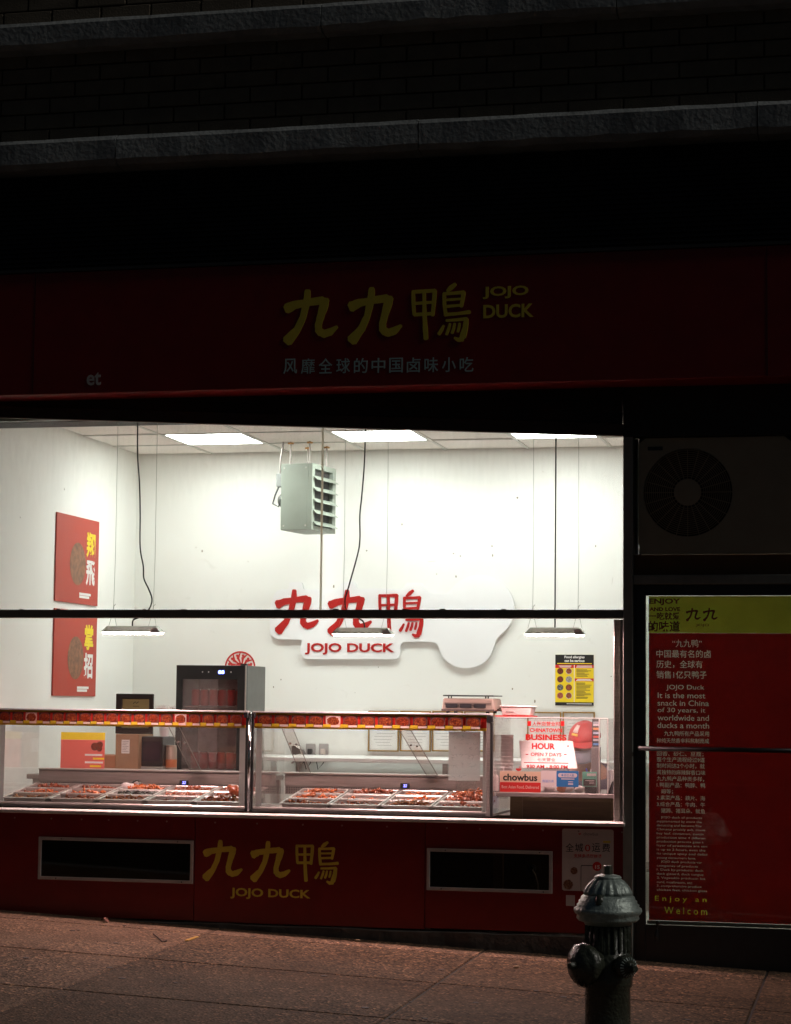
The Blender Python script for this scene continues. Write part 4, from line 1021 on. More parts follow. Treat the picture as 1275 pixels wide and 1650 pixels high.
# ================================================================== hanging lamps
LY = .115
def lamp(pl, pr, zpx, wires, cordpts, label):
    a = at(pl, zpx, LY); b2 = at(pr, zpx, LY); x0, x1, zb = a.x, b2.x, (a.z+b2.z)/2-.004
    t = thing('hanging_lamp', ((x0+x1)/2, LY, zb), label, 'lamp', 'hanging bar lamps')
    h = .036; e = .030
    mb = MB(); mb.hexa([(x0,LY-.05,zb),(x1,LY-.05,zb),(x1,LY+.05,zb),(x0,LY+.05,zb)], [(x0+e,LY-.028,zb+h),(x1-e,LY-.028,zb+h),(x1-e,LY+.028,zb+h),(x0+e,LY+.028,zb+h)])
    mb.f = [f for f in mb.f if f != (0,3,2,1)]
    hs = mb.build('housing', mat('grey_glow_housing', (.42,.55,.48), .5, noise=.12, nscale=20, trans=.0035), t)  # slight translucency lets tube light through, in place of light on the front
    mb = MB().box(x0+.012, x1-.012, LY-.042, LY+.042, zb-.009, zb-.001); mb.build('tube', lamp_emit, t, .003)
    mb = MB(); 
    mb.hexa([(x1-.052,LY-.0515,zb-.004),(x1+.003,LY-.0515,zb-.004),(x1+.003,LY-.0505,zb-.004),(x1-.052,LY-.0505,zb-.004)], [(x1-.052,LY-.0375,zb+.024),(x1-.020,LY-.0375,zb+.024),(x1-.020,LY-.036,zb+.024),(x1-.052,LY-.036,zb+.024)])
    mb.build('end_glow', mat('pink_end_glow', (.75,.62,.60), .5, noise=.2, nscale=60), t)  # pale pink colour stands in for light glowing through the lamp's end
    for wx in wires:
        q = at(wx, 970, LY); za = zb+.13
        MB().tube([(q.x,LY,za),(q.x+.004,LY,za+.3),(q.x,LY,CH+.01)], .0012, 5).build('suspension_wire', wire_m, t)
        vv = MB()
        for s_ in (-1, 1): vv.tube([(q.x,LY,za),(q.x+s_*.024,LY-.01,zb+h-.004)], .0011, 5)
        vv.tube([(q.x-.002,LY-.004,za-.012),(q.x+.004,LY-.006,za+.02),(q.x+.014,LY-.004,za+.03)], .0018, 5)
        vv.build('wire_yoke', wire_m, t)
    P = [at(x, y, LY) for x, y in cordpts]; P = [Vector((P[0].x, LY, CH+.01))] + P
    Q = []
    for i in range(len(P)-1):
        p0, p1, p2, p3 = P[max(i-1,0)], P[i], P[i+1], P[min(i+2,len(P)-1)]
        for k in range(5):
            s_ = k/5; Q.append(.5*((2*p1)+(p2-p0)*s_+(2*p0-5*p1+4*p2-p3)*s_**2+(3*p1-p0-3*p2+p3)*s_**3))
    Q.append(P[-1]); MB().tube(Q, .0042, 7).build('power_cord', cord_m, t, smooth=True)
lamp(167, 262, 1018, (183.5,247.5), [(222,690),(222,735),(225,780),(226,830),(226,882),(231,912),(232,932),(240,950),(245,966),(240,982),(226,994),(215,999),(213.5,1010)], 'grey bar lamp hanging near the left wall on a wavy black cord')
lamp(537, 634, 1021, (553,622.5), [(589,692),(587,750),(583,800),(580,830),(580,870),(576,895),(562,945),(556,967),(559,985),(572,993),(585,1001),(588,1012)], 'grey bar lamp hanging in front of the red wall lettering')
lamp(847, 943, 1021, (858.5,931.5), [(896,700),(895.5,800),(895,900),(894.5,985),(894.5,1012)], 'grey bar lamp on a straight black cord nearest the right post')

# ================================================================== heater under the ceiling
hz0, hz1 = at(503,853,3.2).z, at(503,746,3.2).z
P0 = at(503,800,3.2); aa = R(9)
u1 = Vector((-math.cos(aa), math.sin(aa), 0)); u2 = Vector((math.sin(aa), math.cos(aa), 0)); SL1, SL2 = .245, .42
ht = thing('unit_heater', (P0.x, 3.3, hz0), 'grey green louvred heater hanging on rods from the ceiling', 'heater')
def hp_(s1, s2, z): return tuple(Vector((P0.x, 3.2, 0)) + u1*s1 + u2*s2 + Vector((0,0,z)))
def hbox(a0,a1,b0,b1,z0,z1): return MB().hexa([hp_(a1,b0,z0),hp_(a0,b0,z0),hp_(a0,b1,z0),hp_(a1,b1,z0)], [hp_(a1,b0,z1),hp_(a0,b0,z1),hp_(a0,b1,z1),hp_(a1,b1,z1)])
heat_m = mat('grey_green_enamel', (.30,.335,.285), .45, noise=.14, nscale=9)
hbox(.030, SL1, 0, SL2, hz0, hz1).build('casing', heat_m, ht, .003)
# open louvre face
for b0, b1 in ((0,.045),(SL2-.055,SL2)): hbox(0,.0295,b0,b1,hz0,hz1).build('face_frame', heat_m, ht)
for z0, z1 in ((hz0,hz0+.03),(hz1-.035,hz1)): hbox(0,.0295,.0455,SL2-.0555,z0,z1).build('face_frame', heat_m, ht)
hbox(.0285,.0297,.046,SL2-.056,hz0+.031,hz1-.036).build('dark_core', mat('dark_heater_core', (.05,.05,.048), .6, noise=.4, nscale=60), ht)
for k in range(5):
    zc = hz0+.055+k*(hz1-hz0-.10)/4.6
    MB().hexa([hp_(.0,.02,zc-.005),hp_(-.030,.02,zc-.022),hp_(-.030,SL2-.02,zc-.022),hp_(.0,SL2-.02,zc-.005)], [hp_(.008,.02,zc+.012),hp_(-.028,.02,zc-.018),hp_(-.028,SL2-.02,zc-.018),hp_(.008,SL2-.02,zc+.012)]).build('louvre', heat_m, ht)
for s1, s2 in ((.05,.06),(.20,.06),(.05,.36),(.20,.36)):
    q = hp_(s1,s2,0); MB().tube([(q[0],q[1],hz1),(q[0],q[1],CH)], .006, 8).build('hanger_rod', steel_d, ht)
    MB().lathe([(.022,-.012),(.022,-.002),(.010,.0)], 10, Matrix.Translation((q[0],q[1],CH-.004))).build('rod_flange', mat('orange_sealant', (.55,.28,.08), .7), ht)
jx = hp_(SL1+.03,.05,0)
box('junction_box', jx[0]-.022, jx[0]+.022, jx[1]-.03, jx[1]+.03, hz1-.16, hz1-.065, mat('dull_galvanised', (.45,.47,.46), .5, metal=.6, noise=.3, nscale=30), ht, .004)
MB().tube([(jx[0],jx[1],hz1-.065),(jx[0],jx[1],hz1+.02),(jx[0]+.02,jx[1],CH)], .007, 8).build('conduit', steel_d, ht)
MB().lathe([(.001,0),(.03,0),(.05,.02),(.052,.05),(.045,.07)], 18, Matrix.Translation((jx[0]-.035,jx[1]+.09,hz1-.25)) @ Matrix.Rotation(R(90),4,'Y')).build('fan_motor', dark_gr, ht, smooth=True)
MB().tube([(jx[0]-.01,jx[1],hz1-.16),(jx[0]-.03,jx[1]-.02,hz1-.22),(jx[0]-.05,jx[1]-.01,hz1-.28),(jx[0]-.015,jx[1]+.02,hz1-.30),(jx[0]+.01,jx[1]+.02,hz1-.22)], .006, 7).build('motor_cable', cord_m, ht, smooth=True)
for s1 in (.05,.22):
    for z in (hz0+.03, hz1-.03): 
        q = hp_(s1,0,z); MB().lathe([(.006,-.001),(.005,.003)], 8, Matrix.Translation(q) @ Matrix.Rotation(R(90),4,'X')).build('casing_screw', steel, ht)

# ================================================================== things on the back and side walls
WY = BW-.012
ws = thing('wall_sign', (-1, WY, 1.5), 'white cut-out board with raised red characters on the back wall', 'sign')
board_m = mat('white_foam_board', (.86,.86,.87), .45)
def smooth_outline(pts, r_px=10):
    """photograph outline on the wall plane, corners rounded"""
    W3 = [at(x, y, WY) for x, y in pts]; V = [Vector((p.x, p.z)) for p in W3]; out = []; n = len(V); rad = r_px/222
    for i in range(n):
        a, b2, c = V[i-1], V[i], V[(i+1) % n]; d1_ = (a-b2); d2_ = (c-b2); q = min(rad, d1_.length*.48, d2_.length*.48)
        p0 = b2+d1_.normalized()*q; p1 = b2+d2_.normalized()*q
        for k in range(6):
            s_ = k/5; out.append(tuple((1-s_)**2*p0+2*s_*(1-s_)*b2+s_*s_*p1))
    return out
out = smooth_outline([(436,1022),(436,975),(447,950),(467,950),(467,938),(489,938),(489,950),(545,950),(551,938),(575,938),(575,949),(612,948),(650,950),(655,939),(680,939),(686,950),(700,957),(717,957)]+[(774+56*math.cos(R(a)), 980-54*math.sin(R(a))) for a in range(150,-61,-15)]+[(752+44*math.cos(R(a)), 1040-37*math.sin(R(a))) for a in range(-10,-181,-17)]+[(698,1034),(646,1034),(646,1062),(490,1062),(483,1046),(490,1031),(446,1030)], 11)
out = out[::-1] if sum((out[i][0]-out[i-1][0])*(out[i][1]+out[i-1][1]) for i in range(len(out))) > 0 else out
MB().prism(out, WY-.018, WY).build('board', board_m, ws)
WF = WY-.018
w5 = lambda x0,y0,x1,y1: (430+x0/4.722, 930+y0/4.722, 430+x1/4.722, 930+y1/4.722)
brush(JIU, *rect(*w5(68,95,396,426), WF), WF, red_let, ws, .006, seed=31)
brush(JIU, *rect(*w5(468,97,800,436), WF), WF, red_let, ws, .006, seed=32)
brush(YA, *rect(*w5(852,92,1200,460), WF), WF, red_let, ws, .006, seed=33)
ptext('JOJO DUCK', w5(292,502,970,590), WF, red_let, ws, bold=.026, ext=.005)

def flat_poster(name, pr, Y, label, cat='poster'):
    x0, x1, z0, z1 = rect(*pr, Y); t = thing(name, (x0, Y, z0), label, cat); return t, x0, x1, z0, z1
fa, x0, x1, z0, z1 = flat_poster('allergy_poster', (895,1055,957,1137), BW-.002, 'yellow food allergy notice with black header on the back wall')
FY = BW-.003; wd, hh = x1-x0, z1-z0
box('sheet', x0, x1, FY-.002, FY, z0, z1, yel_print, fa)
q = lambda u, v: (x0+wd*u, z1-hh*v)
def fbar(u0, v0, u1_, v1, m_, nm='print_block', lift=.0006):
    a, b2 = q(u0,v0), q(u1_,v1); box(nm, a[0], b2[0], FY-.002-lift, FY-.002-lift+.0004, b2[1], a[1], m_, fa)
fbar(0,0,1,.20,black_print); fbar(0,.935,1,1,black_print); fbar(0,.20,.485,.262,red_print); fbar(.505,.20,1,.262,red_print); fbar(.505,.465,1,.52,red_print); fbar(.487,.20,.503,.93,white_print)
for s, u0, v0, u1_, v1 in (('Food allergies',.24,.02,.76,.085),('can be serious',.24,.09,.76,.145)):
    a, b2 = q(u0,v0), q(u1_,v1); text(s, a[0], b2[0], b2[1], a[1], FY-.0027, white_print, fa, bold=.035, ext=.0004)
gl = MB(); rr = random.Random(9)
for v in (.29,.31,.33,.355,.375,.395,.42,.55,.57,.59,.615,.64,.665,.69,.715,.735,.76,.78,.80,.83,.85):
    if rr.random() < .9: a, b2 = q(.55,v), q(rr.uniform(.75,.96),v+.011); gl.box(a[0],b2[0],FY-.0028,FY-.0024,b2[1],a[1])
gl.build('print_lines', mat('dark_print_lines', (.20,.15,.03), .6), fa)['kind'] = 'stuff'
gl = MB()
for u0, v, u1_ in ((.09,.215,.42),(.12,.236,.40),(.56,.215,.95),(.54,.238,.96),(.57,.478,.92),(.54,.498,.96),(.30,.957,.95)): a, b2 = q(u0,v), q(u1_,v+.013); gl.box(a[0],b2[0],FY-.0031,FY-.0027,b2[1],a[1])
gl.build('print_lines', white_print, fa)['kind'] = 'stuff'
a, b2 = q(.05,.165), q(.95,.182); MB().box(a[0],b2[0],FY-.0031,FY-.0027,b2[1],a[1]).build('print_lines', yel_print, fa)
dset = [D_B, D_C, D_B, dish('pale_food_print', [(.3,.3,.3),(.55,.55,.52),(.7,.7,.68)], (.4,.42,.44), 7, (.5,.5,.5)), dish('grey_food_print', [(.02,.03,.03),(.2,.22,.22),(.5,.52,.52)], (.1,.1,.1), 5, (.1,.1,.1)), D_A, dish('red_food_print', [(.3,.03,.02),(.5,.1,.06),(.6,.35,.25)], (.5,.2,.15), 11, (.4,.1,.08)), D_C]
for i in range(8):
    c = q((.13,.355)[i % 2], .325+.16*(i//2)); MB().prism(disc_pts(c[0], c[1], wd*.082), FY-.0028, FY-.0022).build('food_print', dset[i], fa)

def certificate(px, pw, py0, py1, label, tint=(.74,.72,.68)):
    x0, x1, z0, z1 = rect(px, py0, px+pw, py1, BW-.002); t = thing('framed_certificate', ((x0+x1)/2, BW-.01, z0), label, 'picture frame', 'framed certificates on the back wall')
    f_ = .010
    MB().hole(x0, x1, z0, z1, x0+f_, x1-f_, z0+f_, z1-f_, BW-.020, BW-.002).build('frame', gold_frame, t, .002)
    box('certificate_sheet', x0+f_+.0002, x1-f_-.0002, BW-.008, BW-.003, z0+f_+.0002, z1-f_-.0002, white_print, t)
    mb = MB(); rr = random.Random(int(px))
    for k in range(11):
        zc = z1-.035-k*(z1-z0-.06)/11; a = rr.uniform(.1,.3)
        mb.box(x0+(x1-x0)*a, x1-(x1-x0)*rr.uniform(.12,.35), BW-.0086, BW-.0081, zc-.0025, zc)
    mb.build('print_lines', grey_print, t)['kind'] = 'stuff'
for i, px in enumerate((594,645.5,697,748.5)):
    certificate(px, 49.5, 1145.5, 1211, ['gold framed certificate seen through the case, leftmost of the row on the back wall', 'gold framed certificate second from the left on the back wall', 'gold framed certificate on the back wall just left of the handwritten note', 'gold framed certificate on the back wall mostly hidden by the handwritten note'][i])
certificate(850, 55, 1147, 1218, 'gold framed certificate on the back wall behind the business hours lettering')
certificate(907, 52, 1147, 1218, 'gold framed certificate on the back wall directly above the red cap')

# small marks left on the plaster
mark_m = mat('grey_brown_scuff', (.33,.29,.23), .8)
for i, (px, py, r_) in enumerate(((316,882,.004),(326,888,.006),(648,845,.005),(731,892,.005),(735,929,.006),(538,945,.006),(704,925,.004),(793,880,.005),(794,895,.005),(742,896,.005),(453,1095,.004),(441,1107,.004),(688,1011,.005),(826,1110,.005),(862,1130,.006),(875,700+60,.003),(400,905,.003),(960,880,.004),(985,1090,.004),(610,1075,.003))):
    p = at(px, py, BW); MB().prism(disc_pts(p.x, p.z, r_, r_*(1.0+.5*(i % 3)), 9), BW-.0012, BW-.0002).build('wall_mark', mark_m, wall_back)
for pts in (((834,849),(823,851),(816,857),(818,862),(823,862)), ((905,850),(918,852),(930,851)), ((740,863),(752,863)), ((988,930),(986,942)), ((690,905),(702,904))):
    P = [at(x, y, BW) for x, y in pts]; MB().stroke([(p.x,p.z) for p in P], [.0022]*len(P), BW-.0010, BW-.0002).build('wall_mark', mat('faint_grey_scuff', (.55,.53,.49), .8), wall_back)

# round red paper-cut on the wall behind the cooler
pc = at(387,1075,BW-.003); RR = .119
cut = thing('paper_cut', (pc.x, BW-.003, pc.z-RR), 'round red paper-cut decoration on the wall above the drinks cooler', 'wall decoration')
mb = MB(); N = 40
o1 = disc_pts(pc.x, pc.z, RR, n=N); i1 = disc_pts(pc.x, pc.z, RR*.90, n=N)
vs = [(x,BW-.004,z) for x,z in o1+i1]+[(x,BW-.002,z) for x,z in o1+i1]; fs = []
for k in range(N):
    m2 = (k+1) % N; fs += [(k,m2,N+m2,N+k),(2*N+k,3*N+k,3*N+m2,2*N+m2),(k,2*N+k,2*N+m2,m2),(N+k,N+m2,3*N+m2,3*N+k)]
mb.add(vs, fs)
for k in range(12):
    a = 2*math.pi*k/12
    mb.stroke([(pc.x+RR*.30*math.cos(a),pc.z+RR*.30*math.sin(a)),(pc.x+RR*.58*math.cos(a+.25),pc.z+RR*.58*math.sin(a+.25)),(pc.x+RR*.90*math.cos(a),pc.z+RR*.90*math.sin(a))], [.010,.022,.006], BW-.0038-k*.00004, BW-.002)
    mb.prism(disc_pts(pc.x+RR*.74*math.cos(a+.27), pc.z+RR*.74*math.sin(a+.27), .010, n=10), BW-.0037, BW-.002)
mb.prism(disc_pts(pc.x, pc.z, RR*.30), BW-.0035, BW-.002)
mb.build('cut_paper', mat('red_cut_paper', (.55,.03,.025), .7), cut)

# posters on the left wall, faces look along +X
def left_poster(z0, z1, y0, y1, label, seed):
    t = thing('side_wall_poster', (LW+.004, (y0+y1)/2, z0), label, 'poster', 'red posters on the left wall')
    box('sheet', LW+.002, LW+.012, y0, y1, z0, z1, mat('orange_red_poster', (.44,.045,.025), .5, noise=.08, nscale=4), t)
    M_ = Matrix(((0,-1,0,LW+.0122),(1,0,0,0),(0,0,1,0),(0,0,0,1)))       # (x,-y,z) -> (LW+y, x, z)
    return t, M_
lp1, M1 = left_poster(1.885, 2.493, 2.30, 3.10, 'upper red poster with yellow and white characters on the left wall', 1)
lp2, M2 = left_poster(1.239, 1.835, 2.30, 3.10, 'lower red poster with yellow and white characters on the left wall', 2)
M_ = Matrix(((0,-1,0,LW+.0122),(1,0,0,0),(0,0,1,0),(0,0,0,1)))
for t, zt, s1, s2 in ((lp1, 2.493, '翔', '飛'), (lp2, 1.835, '掌', '招')):
    text(s1, 2.86, 3.03, zt-.27, zt-.09, 0, mat('bright_yellow_print', (.80,.62,.02), .5), t, bold=.03, face=M_)
    text(s2, 2.86, 3.03, zt-.47, zt-.29, 0, white_print, t, bold=.03, face=M_)
    mb = MB(); mb.prism(disc_pts(2.70, zt-.33, .15), -.0006, 0); me = mb.mesh('plate_print'); me.transform(M_); link('plate_print', me, mat('braised_food_print', (.34,.15,.08), .5, noise=.7, nscale=26), t)
    for k in range(2):
        mb = MB(); mb.box(2.74, 2.96-.03*k, -.0008, 0, zt-.545-.02*k, zt-.528-.02*k); me = mb.mesh('print_lines'); me.transform(M_); link('print_lines', me, white_print, t)

# ================================================================== back of the room
ck = thing('drinks_cooler', (-2.1, 3.35, .62), 'black drinks cooler with glass door and rows of red cans', 'cooler')
q0 = rect(283,1072,396,1240,3.05); cx0, cx1 = q0[0], q0[1]; cz1 = q0[3]; cz0 = .64; cyf, cyb = 3.05, 3.52
box('cabinet_side', cx0, cx0+.02, cyf+.03, cyb, cz0, cz1, dark_gr, ck, .002); box('cabinet_side', cx1-.02, cx1, cyf+.03, cyb, cz0, cz1, dark_gr, ck, .002)
box('cabinet_top', cx0+.0205, cx1-.0205, cyf+.03, cyb, cz1-.025, cz1-.001, dark_gr, ck); box('cabinet_bottom', cx0+.0205, cx1-.0205, cyf+.03, cyb, cz0, cz0+.04, dark_gr, ck)
box('cabinet_back', cx0+.0205, cx1-.0205, cyb-.02, cyb, cz0+.041, cz1-.026, mat('pale_cooler_lining', (.72,.66,.64), .5), ck)
dr_ = MB().hole(cx0, cx1, cz0, cz1, cx0+.045, cx1-.065, cz0+.06, cz1-.098, cyf, cyf+.028).build('door_frame', black_pl, ck, .002)
box('door_glass', cx0+.044, cx1-.064, cyf+.010, cyf+.016, cz0+.059, cz1-.097, cooler_glass, ck)
box('door_edge', cx1-.009, cx1+.001, cyf-.003, cyf-.0005, cz0, cz1, steel, ck)
text('88', cx0+.31, cx0+.355, cz1-.06, cz1-.035, cyf-.0005, emitter('cooler_display_blue', (.12,.18,1), 9), ck, bold=.03, ext=.0006, name='digits')
for dx in (.19,.235,.40): box('touch_key', cx0+dx, cx0+dx+.008, cyf-.001, cyf-.0002, cz1-.052, cz1-.042, white_print, ck)
box('hinge', cx1-.045, cx1+.0, cyf+.0, cyf+.04, cz1+.0005, cz1+.013, black_pl, ck)
shelf_z = [cz0+.075, cz1-.098-.255]
q1 = at(320,1137,3.2).z; q2 = at(320,1238,3.2).z
shelf_z = [q1, q2]
for z in shelf_z: box('shelf', cx0+.021, cx1-.021, cyf+.04, cyb-.021, z-.010, z-.002, steel_d, ck)
can_me = MB().lathe([(.026,0),(.032,.008),(.032,.104),(.026,.116),(.0255,.119),(.024,.116),(.001,.115)], 18).mesh('can'); can_me.materials.append(mat('red_can_paint', (.55,.02,.02), .25, metal=.3)); 
for pl in can_me.polygons: pl.use_smooth = True
ring_me = MB().lathe([(.0265,.114),(.0275,.117),(.0265,.1205),(.024,.1205),(.024,.1165)], 18).mesh('can_rim'); ring_me.materials.append(chrome)
for r_, z in enumerate(shelf_z):
    for i in range(6):
        c = inst('drink_can', can_me, None, (cx0+.115+i*.066, cyf+.10, z))
        tag(c, '%s can from the left on the %s shelf of the black cooler' % (['first red','second red','third red','fourth red','fifth red','sixth red'][i], ['upper','lower'][r_]), 'can', 'red drink cans')
        rm = bpy.data.objects.new('can_rim', ring_me); COL.objects.link(rm); rm.parent = c
cs = thing('cooler_stand', (-2.1, 3.3, -.16), 'low steel stand under the black drinks cooler', 'stand')
box('stand_top', cx0-.03, cx1+.03, cyf, cyb+.05, .60, .638, steel_d, cs)
for x in (cx0, cx1-.04):
    for y in (cyf+.02, cyb): box('leg', x, x+.04, y, y+.04, -.16, .60, steel_d, cs)

# white prep table along the back wall
tb = thing('prep_table', (-.5, 3.5, -.16), 'white topped prep table along the back wall seen through the cases', 'table')
tz = .83
box('table_top', cx1+.14, 1.15, 3.12, 3.86, tz-.03, tz, white_pl, tb, .004)
for x in (cx1+.16, -.4, 1.10):
    for y in (3.15, 3.80): box('leg', x, x+.035, y, y+.035, -.16, tz-.0305, steel_d, tb)
box('lower_shelf', cx1+.16, 1.13, 3.16, 3.80, .10, .12, steel_d, tb)
# soap dispenser, outlets
sp_ = at(481,1216,BW-.06)
sd_ = thing('soap_dispenser', (sp_.x, BW-.05, sp_.z-.08), 'chrome soap dispenser on the back wall seen through the right case', 'dispenser')
pts = [(sp_.x-.05,sp_.z-.075),(sp_.x-.012,sp_.z-.045),(sp_.x+.035,sp_.z-.08),(sp_.x+.052,sp_.z-.02),(sp_.x+.03,sp_.z+.05),(sp_.x-.02,sp_.z+.08),(sp_.x-.052,sp_.z+.07)]
MB().prism(pts, BW-.10, BW-.002).build('shell', chrome, sd_, .012)
MB().lathe([(.012,0),(.012,.01)], 12, Matrix.Translation((sp_.x-.005,BW-.101,sp_.z-.005)) @ Matrix.Rotation(R(90),4,'X')).build('lock', black_pl, sd_)
for i, px in enumerate((500,521)):
    q_ = at(px,1211,BW-.02); ot = thing('wall_outlet', (q_.x, BW-.01, q_.z-.06), ['grey wall outlet with black plug next to the chrome dispenser', 'grey wall outlet with pale plug, right one of the pair'][i], 'outlet', 'wall outlets')
    box('cover_plate', q_.x-.036, q_.x+.036, BW-.012, BW-.002, q_.z-.058, q_.z+.058, mat('grey_outlet_plate', (.40,.37,.36), .4), ot, .003)
    box('plug', q_.x-.016, q_.x+.016, BW-.045, BW-.0125, q_.z-.02, q_.z+.02, [black_pl, mat('pale_plug', (.6,.5,.46), .5)][i], ot, .004)
    MB().tube([(q_.x,BW-.04,q_.z-.02),(q_.x+.01,BW-.04,q_.z-.08),(q_.x-.02-.01*i,BW-.05,q_.z-.13),(q_.x-.05,BW-.06,tz+.004)], .004, 6).build('cord', cord_m, ot, smooth=True)

# steel work table with cartons at the left
wt = thing('work_table', (-1.9, 1.8, -.16), 'steel work table behind the left food case', 'table')
wz = at(200,1246,1.6).z - .01
box('table_top', -2.75, -1.25, 1.45, 2.15, wz-.03, wz, steel_d, wt, .003)
for x in (-2.72, -1.30):
    for y in (1.48, 2.08): box('leg', x, x+.04, y, y+.04, -.16, wz-.0305, steel_d, wt)
c0 = rect(186,1183,223,1246,1.55)
cb_ = thing('cardboard_box', ((c0[0]+c0[1])/2, 1.68, wz), 'tall brown carton with white label behind the left food case', 'box', 'cartons behind the left case')
box('carton', c0[0], c0[1], 1.55, 1.83, wz+.0005, c0[3], card_m, cb_, .003); lq = rect(196,1192,209,1214,1.549); box('label', lq[0], lq[1], 1.5485, 1.5497, lq[2], lq[3], white_print, cb_)
mb = MB()
for k in range(7): mb.box(lq[0]+.006, lq[1]-.006-(k % 3)*.008, 1.5479, 1.5484, lq[3]-.012-k*.0105, lq[3]-.009-k*.0105)
mb.build('label_lines', grey_print, cb_)
c1 = rect(169,1217,186,1246,1.55); cb2 = thing('cardboard_box', (c1[0], 1.6, wz), 'small orange brown carton left of the tall labelled carton', 'box', 'cartons behind the left case')
box('carton', c1[0]-.12, c1[1]-.003, 1.56, 1.80, wz+.0005, c1[3], mat('orange_cardboard', (.46,.22,.12), .85), cb2, .003); box('tape_strip', c1[0]-.03, c1[0]-.0, 1.558, 1.5597, wz+.001, c1[3]-.001, mat('brown_tape', (.36,.2,.1), .4), cb2)
c2_ = rect(224,1187,262,1246,1.6); pr_ = thing('receipt_printer', ((c2_[0]+c2_[1])/2, 1.7, wz), 'black boxy machine with grey base between carton and cooler', 'printer')
box('machine_base', c2_[0], c2_[1], 1.60, 1.85, wz+.0005, wz+.055, mat('grey_machine_base', (.30,.31,.28), .5), pr_, .004); box('machine_body', c2_[0]+.003, c2_[1]-.003, 1.61, 1.85, wz+.0555, c2_[3], black_pl, pr_, .006)
box('dark_window', c2_[0]+.02, c2_[1]-.02, 1.606, 1.6095, wz+.09, c2_[3]-.03, mat('dark_blue_window', (.02,.025,.035), .1), pr_)
c3 = rect(262,1195,281,1246,1.65); box_ = thing('metal_canister', ((c3[0]+c3[1])/2, 1.72, wz), 'tan metal canister with orange label right of the black machine', 'canister')
MB().lathe([(.036,0),(.038,.004),(.038,.17),(.034,.176),(.034,.19),(.001,.191)], 20, Matrix.Translation(((c3[0]+c3[1])/2,1.70,wz+.0005))).build('body', mat('tan_metal', (.34,.27,.21), .4, metal=.3), box_, smooth=True)
MB().lathe([(.0384,.05),(.0384,.10)], 20, Matrix.Translation(((c3[0]+c3[1])/2,1.70,wz+.0005))).build('label_band', mat('orange_label', (.5,.16,.06), .5), box_)
c4 = rect(190,1118,250,1184,1.60); fr_ = thing('black_frame', ((c4[0]+c4[1])/2, 1.62, c4[2]), 'black frame with olive gold sheet leaning on the carton', 'picture frame')
f_ = .04
MB().hole(c4[0], c4[1], c0[3]+.002, c4[3], c4[0]+f_, c4[1]-f_*.7, c0[3]+.04, c4[3]-f_*.8, 1.56, 1.58).build('frame', black_frame, fr_, .003)
box('gold_sheet', c4[0]+f_-.002, c4[1]-f_*.7+.002, 1.574, 1.579, c0[3]+.038, c4[3]-f_*.8+.002, mat('olive_gold_foil', (.30,.27,.12), .35, metal=.4), fr_)
mb = MB(); gx_, gz_ = (c4[0]+c4[1])/2+.005, c4[3]-.058
mb.stroke([(gx_-.018,gz_-.004),(gx_-.004,gz_+.008),(gx_+.004,gz_-.003),(gx_+.018,gz_+.008)], [.004]*4, 1.573, 1.574); mb.box(gx_-.02, gx_+.022, 1.573, 1.574, gz_-.022, gz_-.019); mb.build('emblem', black_frame, fr_)
fl = thing('white_flower', (at(266,1140,1.75).x, 1.75, c2_[3]), 'white spiky paper flowers between the black frame and the cooler', 'flowers')
fx, fz = at(266,1143,1.75).x, at(266,1143,1.75).z
MB().lathe([(.025,c2_[3]),(.035,c2_[3]+.05),(.028,fz-.05)], 14, Matrix.Translation((fx,1.75,0))).build('vase', white_pl, fl)
rr = random.Random(5)
for s_ in (-.045,.0,.05):
    mb = MB()
    for k in range(26):
        a = rr.uniform(0,6.28); e = rr.uniform(.15,1.3); L = rr.uniform(.028,.05); d = Vector((math.cos(a)*math.cos(e), math.sin(a)*math.cos(e), math.sin(e)))
        o = Vector((fx+s_,1.75,fz-.012)); mb.tube([o, o+d*L*.6, o+d*L], [.003,.005,.001], 4)
    mb.tube([(fx,1.75,fz-.06),(fx+s_,1.75,fz-.012)], .003, 5); mb.build('petals', white_print, fl)

# ================================================================== pay counter at the right
set_back(.13)
KX0, KX1, KZ = at(800,1277,.20).x, 1.160, .731
kc = thing('pay_counter', (.85, .5, -.16), 'brown wood pay counter with grey top between the glass case and the window post', 'counter')
box('counter_top', KX0, KX1, .19, .85, KZ-.024, KZ, mat('grey_brown_laminate', (.22,.19,.18), .35, noise=.15, nscale=20), kc, .003)
fx0 = at(822,1300,.26).x
box('front_panel', fx0, KX1+.02, .27, .285, .40, KZ-.025, wood_m, kc)
box('panel_stile', fx0, fx0+.07, .262, .2695, .40, KZ-.0255, mat('brown_wood_stile', (.22,.145,.07), .5, noise=.3, nscale=6, stretch=(1,1,7)), kc); box('panel_stile', KX1-.05, KX1+.02, .262, .2695, .40, KZ-.0255, MATS['brown_wood_stile'], kc)
box('panel_rail', fx0+.071, KX1-.051, .262, .2695, KZ-.045, KZ-.0255, MATS['brown_wood_stile'], kc)
for x in (fx0+.02, KX1-.04): box('leg', x, x+.05, .60, .65, -.16, KZ-.0245, MATS['brown_wood_stile'], kc)
box('base_plinth', fx0+.02, KX1-.02, .45, .455, -.16, .39, MATS['brown_wood_stile'], kc)

